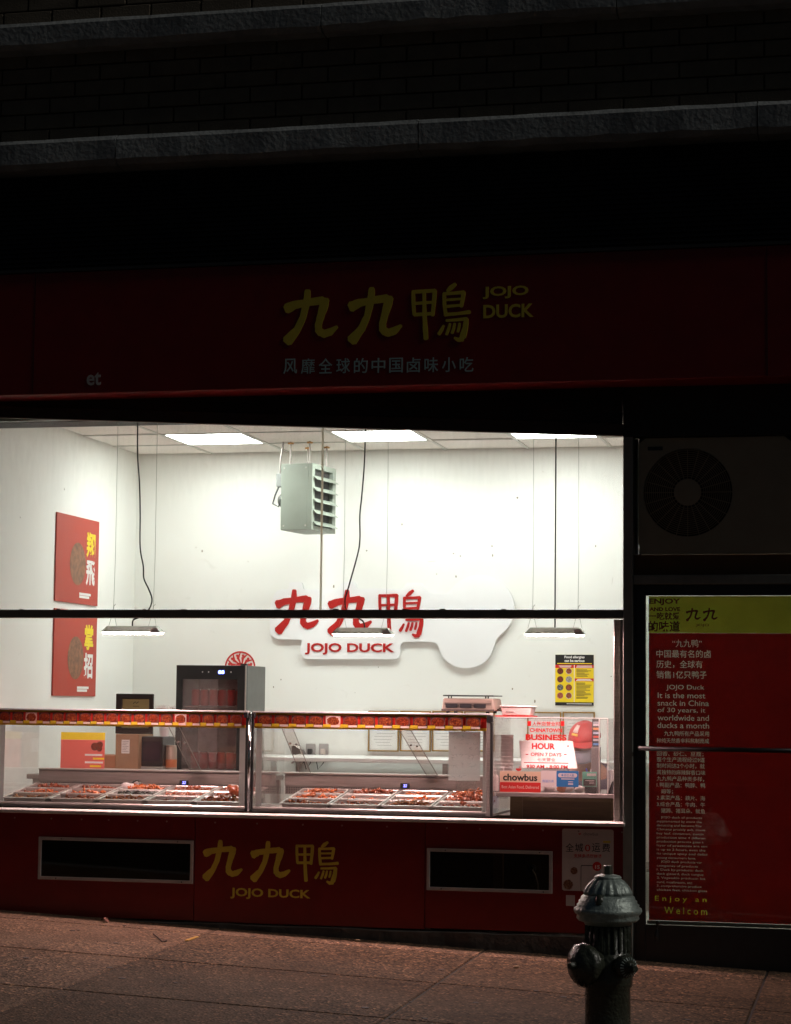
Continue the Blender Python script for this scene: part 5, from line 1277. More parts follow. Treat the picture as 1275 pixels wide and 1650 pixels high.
GY = .215
g0 = at(799,1158,GY); GX0, GX1, GZ1 = at(797,1215,GY).x, at(979,1215,GY).x, at(890,1157,GY).z
gu = thing('acrylic_guard', ((GX0+GX1)/2, GY, KZ), 'clear acrylic guard box with red opening hours lettering on the pay counter', 'guard')
box('front_sheet', GX0, GX1, GY, GY+.005, KZ+.0005, GZ1, acrylic, gu)
box('top_sheet', GX0, GX1, GY+.0055, .62, GZ1-.005, GZ1, acrylic, gu)
box('side_sheet', GX1-.005, GX1, GY+.0055, .62, KZ+.0005, GZ1-.0055, acrylic, gu)
for n_, a in (('edge', (GX0,GX1,GY-.001,GY+.006,GZ1+.0003,GZ1+.004)), ('edge', (GX1+.0003,GX1+.004,GY-.001,GY+.006,KZ+.001,GZ1)), ('edge', (GX1+.0003,GX1+.004,.612,.62,KZ+.001,GZ1)), ('edge', (GX1-.047,GX1-.043,GY-.0015,GY-.0003,KZ+.001,GZ1-.002))):
    box(n_, *a, acrylic_edge, gu)
g5 = lambda x0,y0,x1,y1: (780+x0/5.54, 1140+y0/5.54, 780+x1/5.54, 1140+y1/5.54)
film_red = mat('red_film_lettering', (.66,.02,.02), .4, trans=.5)
film_dk = mat('deep_red_film_lettering', (.42,.015,.02), .4, trans=.4)
TYG = GY-.0003
for s, pr, m_, bo in (('人街店营业时',(430,125,680,166),film_red,.012),('CHINATOWN',(410,185,697,222),film_red,.03),('BUSINESS',(372,240,738,293),film_red,.04),('HOUR',(428,318,635,374),film_red,.04),('OPEN 7 DAYS',(418,404,692,436),film_dk,.02),('七天营业',(477,450,637,482),film_dk,.01),('930 AM - 8:00 PM',(380,513,748,546),film_red,.03)):
    ptext(s, g5(*pr), TYG, m_, gu, bold=bo, ext=.0008)
for pr, m_ in (((390,122,420,165),film_red),((686,122,717,165),film_red),((372,415,396,423),film_dk),((715,415,738,423),film_dk),((357,491,755,498),film_dk)):
    r_ = rect(*g5(*pr), TYG); box('lettering_bar', r_[0], r_[1], TYG-.0008, TYG, r_[2], r_[3], m_, gu)

# stickers and cards on the guard
cream = mat('cream_card', (.80,.60,.46), .5, trans=.35); sred = mat('bright_red_card', (.72,.045,.04), .45, trans=.35)
r_ = rect(*g5(143,570,507,755), TYG); st_ = thing('delivery_sticker', (r_[0], TYG, r_[2]), 'cream and red delivery sticker with a bowl mark on the acrylic guard', 'sticker')
zc = rect(*g5(143,668,507,672), TYG)[3]
MB().prism([(r_[0],zc+.0004),(r_[1],zc+.0004),(r_[1],r_[3]),(r_[0],r_[3])], TYG-.0016, TYG-.0004).build('cream_half', cream, st_); MB().prism(round_rect(r_[0],r_[1],r_[2],zc,.004), TYG-.0016, TYG-.0004).build('red_half', sred, st_)
ptext('chowbus', g5(170,592,477,655), TYG-.0016, black_print, st_, bold=.03, ext=.0006)
ptext('Best Asian Food, Delivered', g5(158,696,490,728), TYG-.0016, mat('pale_pink_print', (.85,.55,.5), .5, trans=.35), st_, bold=.01, ext=.0006)
bc = rect(*g5(272,515,362,590), TYG); bowl((bc[0]+bc[1])/2-.004, bc[2]+(bc[3]-bc[2])*.62, .0165, TYG-.0016, st_, sred)
r_ = rect(*g5(510,565,845,708), TYG); st2 = thing('blue_sticker', (r_[0], TYG, r_[2]), 'white and blue delivery sticker with rounded caption on the acrylic guard', 'sticker')
pw = mat('pinkish_white_card', (.82,.74,.74), .5, trans=.35); pb_ = mat('mid_blue_card', (.045,.22,.55), .45, trans=.35)
xm = rect(*g5(648,565,652,708), TYG)[0]
MB().prism(round_rect(*r_, .005), TYG-.0012, TYG-.0004).build('white_card', pw, st2); MB().prism(round_rect(xm, r_[1], r_[2], r_[3], .006), TYG-.0018, TYG-.0012).build('blue_card', pb_, st2)
q_ = rect(*g5(662,587,832,624), TYG); MB().prism(round_rect(*q_, (q_[3]-q_[2])*.48), TYG-.0023, TYG-.0018).build('caption_pill', pw, st2)
ptext('本店已入驻', g5(688,593,806,617), TYG-.0023, pb_, st2, bold=.01, ext=.0005); ptext('熊猫外卖', g5(522,645,625,670), TYG-.0012, mat('lavender_blue_print', (.35,.42,.75), .5, trans=.3), st2, bold=.01, ext=.0005)
for pr in ((690,634,808,643),(752,660,796,667),(752,676,796,690)):
    r2 = rect(*g5(*pr), TYG); box('print_line', r2[0], r2[1], TYG-.0023, TYG-.0018, r2[2], r2[3], pw, st2)
r_ = rect(*g5(878,574,1008,708), GY+.02); gs = thing('green_card_stand', (r_[0], GY+.03, KZ), 'mint green card on a small dark stand inside the acrylic guard', 'card')
teal = mat('mint_green_card', (.16,.48,.36), .5)
MB().prism(round_rect(*r_, .003), GY+.020, GY+.022).build('card', teal, gs)
r2 = rect(*g5(888,640,1000,700), GY+.02); box('dark_block', r2[0], r2[1], GY+.0192, GY+.0199, r2[2], r2[3], mat('brown_black_print', (.06,.05,.045), .5), gs)
for pr in ((920,590,1000,612),(905,650,985,656),(940,664,985,668),(940,676,985,680)):
    r2 = rect(*g5(*pr), GY+.02); box('print_line', r2[0], r2[1], GY+.0186, GY+.0191, r2[2], r2[3], pw, gs)
box('stand', r_[0]+.012, r_[1]-.004, GY+.023, GY+.07, KZ+.0005, r_[2]+.03, black_pl, gs, .003)

# goods on the counter inside the guard
bot_me = [MB().lathe([(.020,0),(.022,.003),(.022,.075),(.016,.088),(.008,.092),(.008,.104),(.011,.105),(.011,.112),(.003,.113),(.003,.128)], 16).mesh('bottle_body')]
bot_me[0].materials.append(mat('clear_white_bottle', (.86,.78,.77), .3, trans=.2))
nz = MB().box(-.020,.006,-.005,.005,.128,.136).mesh('pump_head'); nz.materials.append(white_pl)
for i, px in enumerate((98,176,255)):
    q_ = at(780+px/5.54, 1240, .30+.02*i); b2 = thing('pump_bottle', (q_.x, .30+.02*i, KZ), ['white pump bottle nearest the glass case', 'white pump bottle, middle of three above the delivery sticker', 'white pump bottle beside the bowl mark of the sticker'][i], 'bottle', 'pump bottles on the pay counter')
    inst('bottle_body', bot_me[0], b2, (q_.x, .30+.02*i, KZ+.0005)); inst('pump_head', nz, b2, (q_.x, .30+.02*i, KZ+.0005))
q_ = at(817,1240,.42); cu = thing('cup_stack', (q_.x, .42, KZ), 'tall stack of clear plastic cups behind the pump bottles', 'cups')
for k in range(12):
    z = KZ+.001+k*.020; MB().lathe([(.026,z),(.036,z+.085),(.039,z+.087),(.039,z+.090),(.035,z+.0875),(.025,z+.002)], 18, Matrix.Translation((q_.x,.42,0))).build('cup', mat('milky_cup', (.84,.77,.75), .35, trans=.25), cu, smooth=True)
# tablet with its white back to the street
tbk = thing('payment_tablet', (.75, .5, KZ), 'white backed payment tablet leaning behind the opening hours lettering', 'tablet')
c = [at(780+x/5.54, 1140+y/5.54, Y) for x, y, Y in ((335,545,.38),(835,548,.38),(792,303,.47),(312,297,.47))]
d_ = Vector((0,.010,.003))
mb = MB(); mb.hexa([tuple(c[0]),tuple(c[1]),tuple(c[1]+d_),tuple(c[0]+d_)], [tuple(c[3]),tuple(c[2]),tuple(c[2]+d_),tuple(c[3]+d_)]); mb.build('tablet_body', mat('pinkish_white_plastic', (.84,.78,.77), .4), tbk, .006)
mb = MB(); lo = (c[0]*.93+c[1]*.07); mb.hexa([(lo.x+.05,.42,KZ),(lo.x+.25,.42,KZ),(lo.x+.25,.56,KZ),(lo.x+.05,.56,KZ)], [(lo.x+.11,.44,c[0].z+.09),(lo.x+.19,.44,c[0].z+.09),(lo.x+.19,.455,c[0].z+.09),(lo.x+.11,.455,c[0].z+.09)]); mb.build('tablet_stand', white_pl, tbk, .004)
lg = at(780+752/5.54, 1140+345/5.54, .452); MB().prism(disc_pts(lg.x, lg.z, .006), .4480, .4495).build('round_mark', mat('rose_print', (.7,.35,.33), .5), tbk)
# card reader column with stickers
r_ = rect(*g5(965,105,1032,560), .33); cr_ = thing('card_reader', ((r_[0]+r_[1])/2, .33, KZ), 'black card reader column with payment stickers inside the guard', 'card reader')
zm = rect(*g5(965,350,1032,352), .33)[3]
box('reader_column', r_[0], r_[1], .33, .35, zm, r_[3], black_pl, cr_, .002); box('reader_body', r_[0]-.004, r_[1]+.002, .325, .37, KZ+.0005, zm-.0005, mat('grey_reader', (.16,.14,.14), .4), cr_, .004)
for i, (v, c_) in enumerate(((135,(.25,.28,.32)),(155,(.5,.5,.55)),(190,(.6,.22,.05)),(228,(.4,.45,.6)),(262,(.5,.08,.06)),(290,(.4,.42,.45)),(328,(.1,.28,.6)))):
    r2 = rect(*g5(975,v-9,1024,v+9), .329); box('payment_sticker', r2[0], r2[1], .3285, .3297, r2[2], r2[3], mat('sticker_colour_%s' % 'abcdefg'[i], c_, .5), cr_)
q_ = at(780+985/5.54, 1245, .45); pc_ = thing('pen_cup', (q_.x, .46, KZ), 'cup of pens behind the green card', 'pen cup')
MB().lathe([(.024,KZ+.001),(.028,KZ+.08),(.026,KZ+.08),(.022,KZ+.004)], 14, Matrix.Translation((q_.x-.02,.46,0))).build('cup', mat('grey_pen_cup', (.3,.28,.3), .4), pc_)
for i, (dx, dz, col_) in enumerate(((-.045,.13,(.08,.07,.55)),(-.018,.125,(.8,.75,.74)),(.0,.12,(.75,.6,.55)),(.02,.115,(.12,.12,.5)))):
    MB().tube([(q_.x-.02,.46,KZ+.02),(q_.x+dx,.45,KZ+dz)], .004, 7).build('pen', mat('pen_colour_%s' % 'abcd'[i], col_, .35), pc_)
for i, (px, w_) in enumerate(((575,.030),(690,.028),(760,.026),(850,.030))):
    q_ = at(780+px/5.54, 1268, .25); lump('plastic_bag', (q_.x,.262,KZ+.020), w_, .022, .022, [bagm, mat('orange_snack_bag', (.75,.30,.10), .4, trans=.2), bagm, bagm][i], 40+i,
        ['crumpled clear bag right of the cream delivery sticker', 'small orange snack bag on the counter under the blue sticker', 'crumpled white bag under the right part of the blue sticker', 'crumpled white bag left of the green card'][i], 'bag', .4)
wbx = rect(*g5(1130,560,1245,760), .34); wb = thing('white_box', ((wbx[0]+wbx[1])/2, .36, KZ), 'white receipt box at the right end of the pay counter', 'box')
box('carton', wbx[0], 1.158, .34, .44, KZ+.0005, wbx[3], white_pl, wb, .004); MB().stroke([(wbx[0]+.05,wbx[2]+.06),(wbx[0]+.055,wbx[2]+.055),(wbx[0]+.068,wbx[2]+.068)], [.002]*3, .3388, .3396).build('tick_mark', sred, wb)
ph = at(1000,1268,.24); pn = thing('card_terminal', (1.13, .25, KZ), 'small black payment terminal leaning at the window post', 'terminal')
MB().hexa([(1.095,.22,KZ+.0005),(1.155,.22,KZ+.0005),(1.155,.30,KZ+.0005),(1.10,.30,KZ+.0005)], [(1.118,.25,KZ+.07),(1.155,.25,KZ+.07),(1.155,.27,KZ+.07),(1.12,.27,KZ+.07)]).build('terminal_body', black_pl, pn, .004)
MB().lathe([(.003,0),(.003,.002)], 8, Matrix.Translation((1.14,.2375,KZ+.045)) @ Matrix.Rotation(R(90),4,'X')).build('indicator', blue_emit, pn)

# scale and container on top of the case
r_ = rect(712,1120,799,1146,.19); sc_ = thing('weighing_scale', ((r_[0]+r_[1])/2, .32, CZT), 'beige weighing scale with three dark displays on top of the glass case', 'scale')
sz = CZT+.0105
tan = mat('beige_grey_plastic', (.17,.14,.115), .45)
MB().hexa([(r_[0],.19,sz+.012),(r_[1]-.01,.19,sz+.012),(r_[1]-.01,.47,sz+.012),(r_[0],.47,sz+.012)], [(r_[0]+.005,.205,r_[3]-.018),(r_[1]-.02,.205,r_[3]-.018),(r_[1]-.02,.46,r_[3]-.018),(r_[0]+.005,.46,r_[3]-.018)]).build('scale_body', tan, sc_, .006)
for i in range(3):
    a = r_[0]+.022+i*.080; box('display', a, a+.066, .1905, .1965, sz+.030, sz+.052, mat('dark_lcd', (.03,.032,.035), .2), sc_)
box('display_bezel', r_[0]+.014, r_[1]-.026, .1968, .1985, sz+.024, sz+.058, mat('dark_brown_bezel', (.09,.075,.065), .4), sc_)
box('base_band', r_[0]-.001, r_[1]-.008, .187, .189, sz+.010, sz+.022, mat('dark_band', (.07,.055,.05), .4), sc_)
box('platter', r_[0]+.004, r_[1]-.014, .20, .48, r_[3]-.007, r_[3], mat('dark_platter', (.05,.05,.05), .3, metal=.5), sc_, .002)
for x in (r_[0]+.03, r_[0]+.045, r_[1]-.05, r_[1]-.065): box('platter_peg', x, x+.006, .215, .225, r_[3]-.0175, r_[3]-.0075, black_pl, sc_)
for x in (r_[0]+.03, r_[1]-.05):
    for y in (.215,.44): MB().lathe([(.010,sz),(.012,sz+.0118)], 10, Matrix.Translation((x,y,0))).build('foot', black_pl, sc_)
MB().tube([(r_[1]-.012,.30,sz+.02),(r_[1]+.01,.30,sz+.03),(r_[1]+.02,.31,sz+.005),(r_[1]+.05,.34,sz+.003)], .003, 6).build('power_lead', cord_m, sc_, smooth=True)
r_ = rect(807,1137,861,1152,.30); tub = thing('takeaway_tub', ((r_[0]+r_[1])/2, .36, GZ1), 'white takeaway tub on a red tray on top of the acrylic guard', 'tub')
gz1 = GZ1+.0045
box('red_tray', r_[0]-.02, r_[1]-.01, .25, .48, gz1, gz1+.006, sred, tub)
MB().hexa([(r_[0]+.008,.30,gz1+.0065),(r_[1]-.022,.30,gz1+.0065),(r_[1]-.022,.43,gz1+.0065),(r_[0]+.008,.43,gz1+.0065)], [(r_[0],.29,gz1+.054),(r_[1]-.012,.29,gz1+.054),(r_[1]-.012,.44,gz1+.054),(r_[0],.44,gz1+.054)]).build('tub_body', mat('frosted_white_tub', (.85,.78,.76), .35, trans=.4), tub, .004)
box('tub_lid', r_[0]-.004, r_[1]-.006, .285, .445, gz1+.0545, gz1+.060, white_pl, tub, .002)
MB().box(r_[0]+.03,r_[0]+.075,.2928,.2934,gz1+.025,gz1+.030).build('lid_print', grey_print, tub)

# ================================================================== the person at the pay counter
HP = at(941,1197,1.08)                         # middle of the head
def skin(name, verts, edges, radii, m_, parent, root=0, sub=2):
    me = bpy.data.meshes.new(name+'_frame'); me.from_pydata(verts, edges, [])
    o = bpy.data.objects.new(name+'_frame', me); COL.objects.link(o)
    md = o.modifiers.new('s', 'SKIN'); md.use_smooth_shade = True
    for i, r_ in enumerate(radii):
        sv = me.skin_vertices[0].data[i]; sv.radius = r_ if isinstance(r_, tuple) else (r_, r_); sv.use_root = (i == root)
    ss = o.modifiers.new('u', 'SUBSURF'); ss.levels = sub; ss.render_levels = sub
    bpy.context.view_layer.update()
    out_ = bpy.data.meshes.new_from_object(o.evaluated_get(bpy.context.evaluated_depsgraph_get())); out_.name = name
    bpy.data.objects.remove(o)
    for p in out_.polygons: p.use_smooth = True
    out_.materials.clear()
    return link(name, out_, m_, parent)
per = thing('person', (HP.x, 1.2, -.16), 'person in red cap, face mask and grey purple top seated behind the pay counter', 'person')
hx, hy, hz = HP
V = {}; order = []
def jv(n, x, y, z, r_): order.append(n); V[n] = ((hx+x, hy+y, hz+z), r_)
jv('pelvis',.02,.26,-.60,(.15,.11)); jv('waist',.02,.25,-.46,(.135,.10)); jv('chest',.01,.20,-.29,(.15,.105)); jv('collar',.01,.13,-.175,(.085,.07)); jv('neck',.005,.07,-.12,(.050,.052)); jv('jaw',.0,.0,-.085,(.056,.062)); jv('face',.0,-.005,-.01,(.070,.088)); jv('crown',.0,.02,.075,(.066,.078)); jv('top',.0,.025,.105,(.035,.045))
E_ = [('pelvis','waist'),('waist','chest'),('chest','collar'),('collar','neck'),('neck','jaw'),('jaw','face'),('face','crown'),('crown','top')]
for s_, n in ((-1,'l'),(1,'r')):
    jv('sh'+n, .01+s_*.155,.17,-.235,.058); jv('el'+n, .01+s_*.21,.02,-.42,.043); jv('wr'+n, .0+s_*.11,-.17,-.36,.027); jv('pa'+n, .0+s_*.085,-.235,-.345,(.034,.018))
    E_ += [('collar','sh'+n),('sh'+n,'el'+n),('el'+n,'wr'+n),('wr'+n,'pa'+n)]
    for k, (dx, L) in enumerate(((-.026,.060),(-.009,.070),(.009,.066),(.026,.052))):
        jv('f%d%s' % (k,n), s_*.080+dx,-.28,-.347,.0085); jv('g%d%s' % (k,n), s_*.078+dx*1.1,-.28-L*.5,-.358,.008); jv('h%d%s' % (k,n), s_*.077+dx*1.1,-.28-L,-.376,.0068)
        E_ += [('pa'+n,'f%d%s' % (k,n)),('f%d%s' % (k,n),'g%d%s' % (k,n)),('g%d%s' % (k,n),'h%d%s' % (k,n))]
    jv('t0'+n, s_*.052,-.235,-.352,.0105); jv('t1'+n, s_*.036,-.265,-.360,.009); E_ += [('pa'+n,'t0'+n),('t0'+n,'t1'+n)]
    jv('hi'+n, .02+s_*.095,.20,-.62,.082); jv('kn'+n, .02+s_*.12,-.19,-.64,.056); jv('an'+n, .02+s_*.12,-.12,-1.055,.038); jv('to'+n, .02+s_*.13,-.26,-1.10,(.042,.026))
    E_ += [('pelvis','hi'+n),('hi'+n,'kn'+n),('kn'+n,'an'+n),('an'+n,'to'+n)]
idx = {n: i for i, n in enumerate(order)}
skin_m = mat('warm_skin', (.46,.26,.18), .5, noise=.1, nscale=30)
skin('body', [V[n][0] for n in order], [(idx[a], idx[b2]) for a, b2 in E_], [V[n][1] for n in order], skin_m, per)
def garment(name, names, edges, grow, m_, root):
    id2 = {n: i for i, n in enumerate(names)}; rs = []
    for n in names:
        r_ = V[n][1]; rs.append(tuple(q+grow for q in r_) if isinstance(r_, tuple) else r_+grow)
    return skin(name, [V[n][0] for n in names], [(id2[a], id2[b2]) for a, b2 in edges], rs, m_, per, id2[root])
garment('shirt', ['pelvis','waist','chest','collar','shl','ell','wrl','shr','elr','wrr'], [('pelvis','waist'),('waist','chest'),('chest','collar'),('collar','shl'),('shl','ell'),('ell','wrl'),('collar','shr'),('shr','elr'),('elr','wrr')], .014, mat('grey_purple_cloth', (.20,.17,.24), .85, noise=.2, nscale=40, bump=.3, bscale=60), 'chest')
garment('trousers', ['pelvis','hil','knl','anl','hir','knr','anr'], [('pelvis','hil'),('hil','knl'),('knl','anl'),('pelvis','hir'),('hir','knr'),('knr','anr')], .016, mat('black_cloth', (.02,.02,.025), .9), 'pelvis')
for s_ in (-1, 1):
    MB().lathe([(.001,-.05),(.035,-.04),(.046,0),(.042,.05),(.02,.10),(.001,.105)], 14, Matrix.Translation((hx+.02+s_*.13,hy-.20,hz-1.115)) @ Matrix.Rotation(R(90),4,'X') @ Matrix.Diagonal((1,.8,1,1))).build('shoe', black_pl, per, smooth=True)
HM = Matrix.Translation((hx,hy,hz)) @ Matrix.Rotation(R(16),4,'X') @ Matrix.Rotation(R(-12),4,'Z')   # head bowed and turned a little
def shell(name, f, nu, nv, m_, parent, th=.003):
    """curved sheet from f(u,v) -> head coordinates, given a thickness"""
    vs = [];
    for i in range(nu+1):
        for j in range(nv+1): vs.append(HM @ Vector(f(i/nu, j/nv)))
    c_ = HM @ Vector((0,.02,0)); inn = [v+(c_-v).normalized()*th for v in vs]; n = len(vs); fs = []
    for i in range(nu):
        for j in range(nv):
            a = i*(nv+1)+j; q = (a, a+1, a+nv+2, a+nv+1); fs += [q, tuple(x+n for x in q[::-1])]
    for i in range(nu):
        for j in (0, nv): a = i*(nv+1)+j; fs.append((a, a+nv+1, a+nv+1+n, a+n))
    for j in range(nv):
        for i in (0, nu): a = i*(nv+1)+j; fs.append((a, a+1, a+1+n, a+n))
    return MB().add(vs+inn, fs).build(name, m_, parent, smooth=True)
cap_m = mat('red_cap_cloth', (.60,.055,.05), .8, noise=.1, nscale=30)
cap = shell('cap', lambda u, v: (.094*math.cos(2*math.pi*u)*math.cos(v*1.5), .015+.112*math.sin(2*math.pi*u)*math.cos(v*1.5), .028+.100*math.sin(v*1.5)), 28, 8, cap_m, per)
shell('cap_brim', lambda u, v: ((.092+.012*v)*math.cos(R(200+140*u)), .012+(.110+.062*v*math.sin(math.pi*u)**.6)*math.sin(R(200+140*u)), .030-.026*v-.012*math.cos(2*math.pi*u)*v), 18, 5, cap_m, cap, .004)
shell('cap_patch', lambda u, v: (.0965*math.cos(R(240+26*u))*math.cos(.55+.5*v), .015-.1145*abs(math.sin(R(240+26*u)))*math.cos(.55+.5*v), .029+.103*math.sin(.55+.5*v)), 5, 4, mat('white_patch', (.85,.72,.66), .7), cap, .002)
shell('cap_patch', lambda u, v: (.0965*math.cos(R(238+30*u))*math.cos(.36+.14*v), .015-.1145*abs(math.sin(R(238+30*u)))*math.cos(.36+.14*v), .029+.103*math.sin(.36+.14*v)), 5, 3, mat('yellow_patch', (.80,.55,.10), .7), cap, .002)
MB().lathe([(.007,0),(.006,.004),(.001,.006)], 10, HM @ Matrix.Translation((0,.016,.127))).build('cap_button', cap_m, cap)
shell('hair', lambda u, v: (.085*math.cos(R(-20+220*u)), .018+.100*math.sin(R(-20+220*u)), .040-.085*v-.01*math.sin(9*u)), 20, 4, mat('black_hair', (.015,.012,.010), .5), per, .012)
shell('face_mask', lambda u, v: (.079*math.cos(R(205+130*u))*(1-.18*v), -.006+.100*math.sin(R(205+130*u))*(1-.12*v)-.016*math.sin(math.pi*u)*math.sin(math.pi*(.25+v*.6)), -.018-.082*v), 16, 8, mat('grey_blue_mask', (.42,.46,.56), .85, noise=.06, nscale=30), per)
for s_ in (-1, 1):
    MB().lathe([(.001,-.012),(.008,-.008),(.011,0),(.008,.008),(.001,.012)], 12, HM @ Matrix.Translation((s_*.030,-.080,.002)) @ Matrix.Rotation(R(90),4,'Y')).build('eye', mat('dark_eye', (.03,.02,.018), .2), per, smooth=True)
    MB().lathe([(.001,-.03),(.012,-.022),(.017,0),(.014,.02),(.001,.03)], 12, HM @ Matrix.Translation((s_*.077,.015,-.010)) @ Matrix.Diagonal((.5,1,1,1))).build('ear', skin_m, per, smooth=True)
so_ = thing('stool', (hx+.02, hy+.26, -.16), 'black stool under the person at the pay counter', 'stool')
sz_ = hz-.60-.115
MB().lathe([(.17,sz_-.045),(.18,sz_-.03),(.18,sz_-.008),(.16,sz_),(.001,sz_)], 24, Matrix.Translation((hx+.02,hy+.24,0))).build('seat', black_pl, so_, smooth=True)
for k in range(4):
    a = R(45+90*k); MB().tube([(hx+.02+.12*math.cos(a),hy+.24+.12*math.sin(a),sz_-.046),(hx+.02+.19*math.cos(a),hy+.24+.19*math.sin(a),-.16)], .012, 8).build('leg', steel_d, so_)

set_back_end()
# ================================================================== fire hydrant on the pavement
HX, HY = 1.473, -2.6; HG = GX(HX, HY)
hy_ = thing('fire_hydrant', (HX, HY, HG), 'weathered fire hydrant with silver bonnet and black barrel on the pavement', 'fire hydrant')
silver = mat('weathered_silver_paint', (.50,.60,.55), .36, metal=.25, noise=.55, nscale=16, bump=.5, bscale=60)
blackp = mat('chipped_black_paint', (.06,.07,.05), .25, noise=.5, nscale=40, bump=.6, bscale=70, coat=.3)
T = Matrix.Translation((HX, HY, 0))
prof = [(.092,.330),(.098,.340),(.118,.346),(.127,.356),(.124,.368),(.133,.376),(.138,.386),(.136,.396),(.125,.402),(.127,.410),(.118,.416),(.118,.426),(.111,.430),(.108,.442),(.098,.450)]
NS = 72
MB().lathe(prof, NS, T).build('bonnet_flange', silver, hy_, smooth=True)
dome = [(.098,.4495),(.094,.462),(.086,.478),(.076,.492),(.064,.505),(.054,.514)]
MB().lathe(dome, NS, T, amp=lambda i, k: 1+(.045 if (k % 4 < 2) else -.035)*(1 if 0 < i < 5 else 0)).build('fluted_bonnet', silver, hy_, smooth=True)
MB().lathe([(.054,.5135),(.056,.519),(.050,.525),(.036,.529),(.024,.531),(.001,.531)], 40, T).build('bonnet_cap', silver, hy_, smooth=True)
a5 = [(.021*math.cos(R(72*k+20)), .021*math.sin(R(72*k+20))) for k in range(5)]
MB().add([(HX+x,HY+y,.5305) for x,y in a5]+[(HX+x*.86,HY+y*.86,.566) for x,y in a5], [tuple(range(4,-1,-1)), tuple(range(5,10))]+[(k,(k+1)%5,5+(k+1)%5,5+k) for k in range(5)]).build('operating_nut', mat('bare_iron_nut', (.22,.23,.18), .35, metal=.8, noise=.3, nscale=60), hy_, .003)
barrel = [(.120,HG),(.122,HG+.02),(.112,HG+.035),(.098,HG+.05),(.092,HG+.10),(.091,.08),(.099,.09),(.101,.12),(.101,.20),(.097,.212),(.087,.220),(.086,.331)]
MB().lathe([(.150,HG-.02),(.152,HG+.018),(.146,HG+.026),(.10,HG+.03)], 40, T).build('ground_flange', blackp, hy_, smooth=True)
for k in range(8):
    a = 2*math.pi*(k+.5)/8; MB().lathe([(.013,HG+.026),(.013,HG+.042),(.007,HG+.044),(.007,HG+.052),(.001,HG+.053)], 6, Matrix.Translation((HX+.132*math.cos(a),HY+.132*math.sin(a),0))).build('flange_bolt', blackp, hy_)
MB().lathe(barrel, 60, T).build('barrel', blackp, hy_, smooth=True)
for k in range(22):
    a = 2*math.pi*k/22; x, y = HX+.0865*math.cos(a), HY+.0865*math.sin(a)
    MB().tube([(x,y,.222),(x,y,.232),(x,y,.324),(x,y,.331)], [.003,.0075,.0075,.003], 6).build('barrel_rib', blackp, hy_)
# oval lug plate on the bonnet
lz = Matrix.Translation((HX-.020, HY-.098, .432)) @ Matrix.Rotation(R(-28),4,'X')
MB().lathe([(.001,-.014),(.016,-.010),(.020,0),(.016,.010),(.001,.014)], 16, lz @ Matrix.Diagonal((1,1,2.0,1))).build('bonnet_lug', blackp, hy_, smooth=True)
def nozzle(ang, r_, L, capname, zc, teeth):
    d = Vector((math.cos(R(ang)), math.sin(R(ang)), 0)); Mx = Matrix.Translation((HX,HY,zc)) @ d.to_track_quat('Z','Y').to_matrix().to_4x4()
    n_ = MB().lathe([(r_*.86,.05),(r_*.86,L-.02),(r_*1.02,L-.018),(r_*1.02,L-.004)], 32, Mx).build('nozzle', blackp, hy_, smooth=True)
    c_ = MB().lathe([(r_*1.10,L-.003),(r_*1.12,L+.004),(r_*1.12,L+.020),(r_*1.02,L+.030),(r_*.86,L+.034),(r_*.84,L+.042),(r_*.45,L+.054),(.018,L+.058)], 36, Mx, amp=lambda i, k: (1.03 if k % 3 == 0 else .985) if i in (1,2) else 1).build(capname, blackp, hy_, smooth=True)
    p5 = [(.0175*math.cos(R(72*k)), .0175*math.sin(R(72*k))) for k in range(5)]
    MB().add([tuple(Mx @ Vector((x,y,L+.056))) for x,y in p5]+[tuple(Mx @ Vector((x*.85,y*.85,L+.088))) for x,y in p5], [tuple(range(4,-1,-1)), tuple(range(5,10))]+[(k,(k+1)%5,5+(k+1)%5,5+k) for k in range(5)]).build('cap_nut', blackp, c_, .002)
    if teeth:
        for k in range(20):
            a = 2*math.pi*k/20; q0 = Mx @ Vector((r_*.70*math.cos(a), r_*.70*math.sin(a), L+.044)); q1_ = Mx @ Vector((r_*.98*math.cos(a), r_*.98*math.sin(a), L+.036))
            MB().tube([q0, q1_], .0028, 5).build('cap_tooth', silver, c_)
    return Mx
nozzle(-128, .075, .125, 'pumper_cap', .180, False)
nozzle(-52, .040, .125, 'hose_cap', .178, True)
ch = MB(); P = [Vector((HX-.085,HY-.045,.265)), Vector((HX-.12,HY-.10,.20)), Vector((HX-.10,HY-.15,.11)), Vector((HX-.05,HY-.13,.10))]
for i in range(18):
    s_ = i/17*2.999; k = int(s_); f_ = s_-k; p = P[k].lerp(P[min(k+1,3)], f_); a = (i % 2)*math.pi/2
    ch.tube([p+Vector((math.cos(t)*.006*math.cos(a), math.cos(t)*.006*math.sin(a), math.sin(t)*.010)) for t in [2*math.pi*q/8 for q in range(9)]], .0016, 4, caps=False)
ch.build('chain', mat('rusty_chain', (.07,.05,.04), .6, metal=.6), hy_)['kind'] = 'stuff'

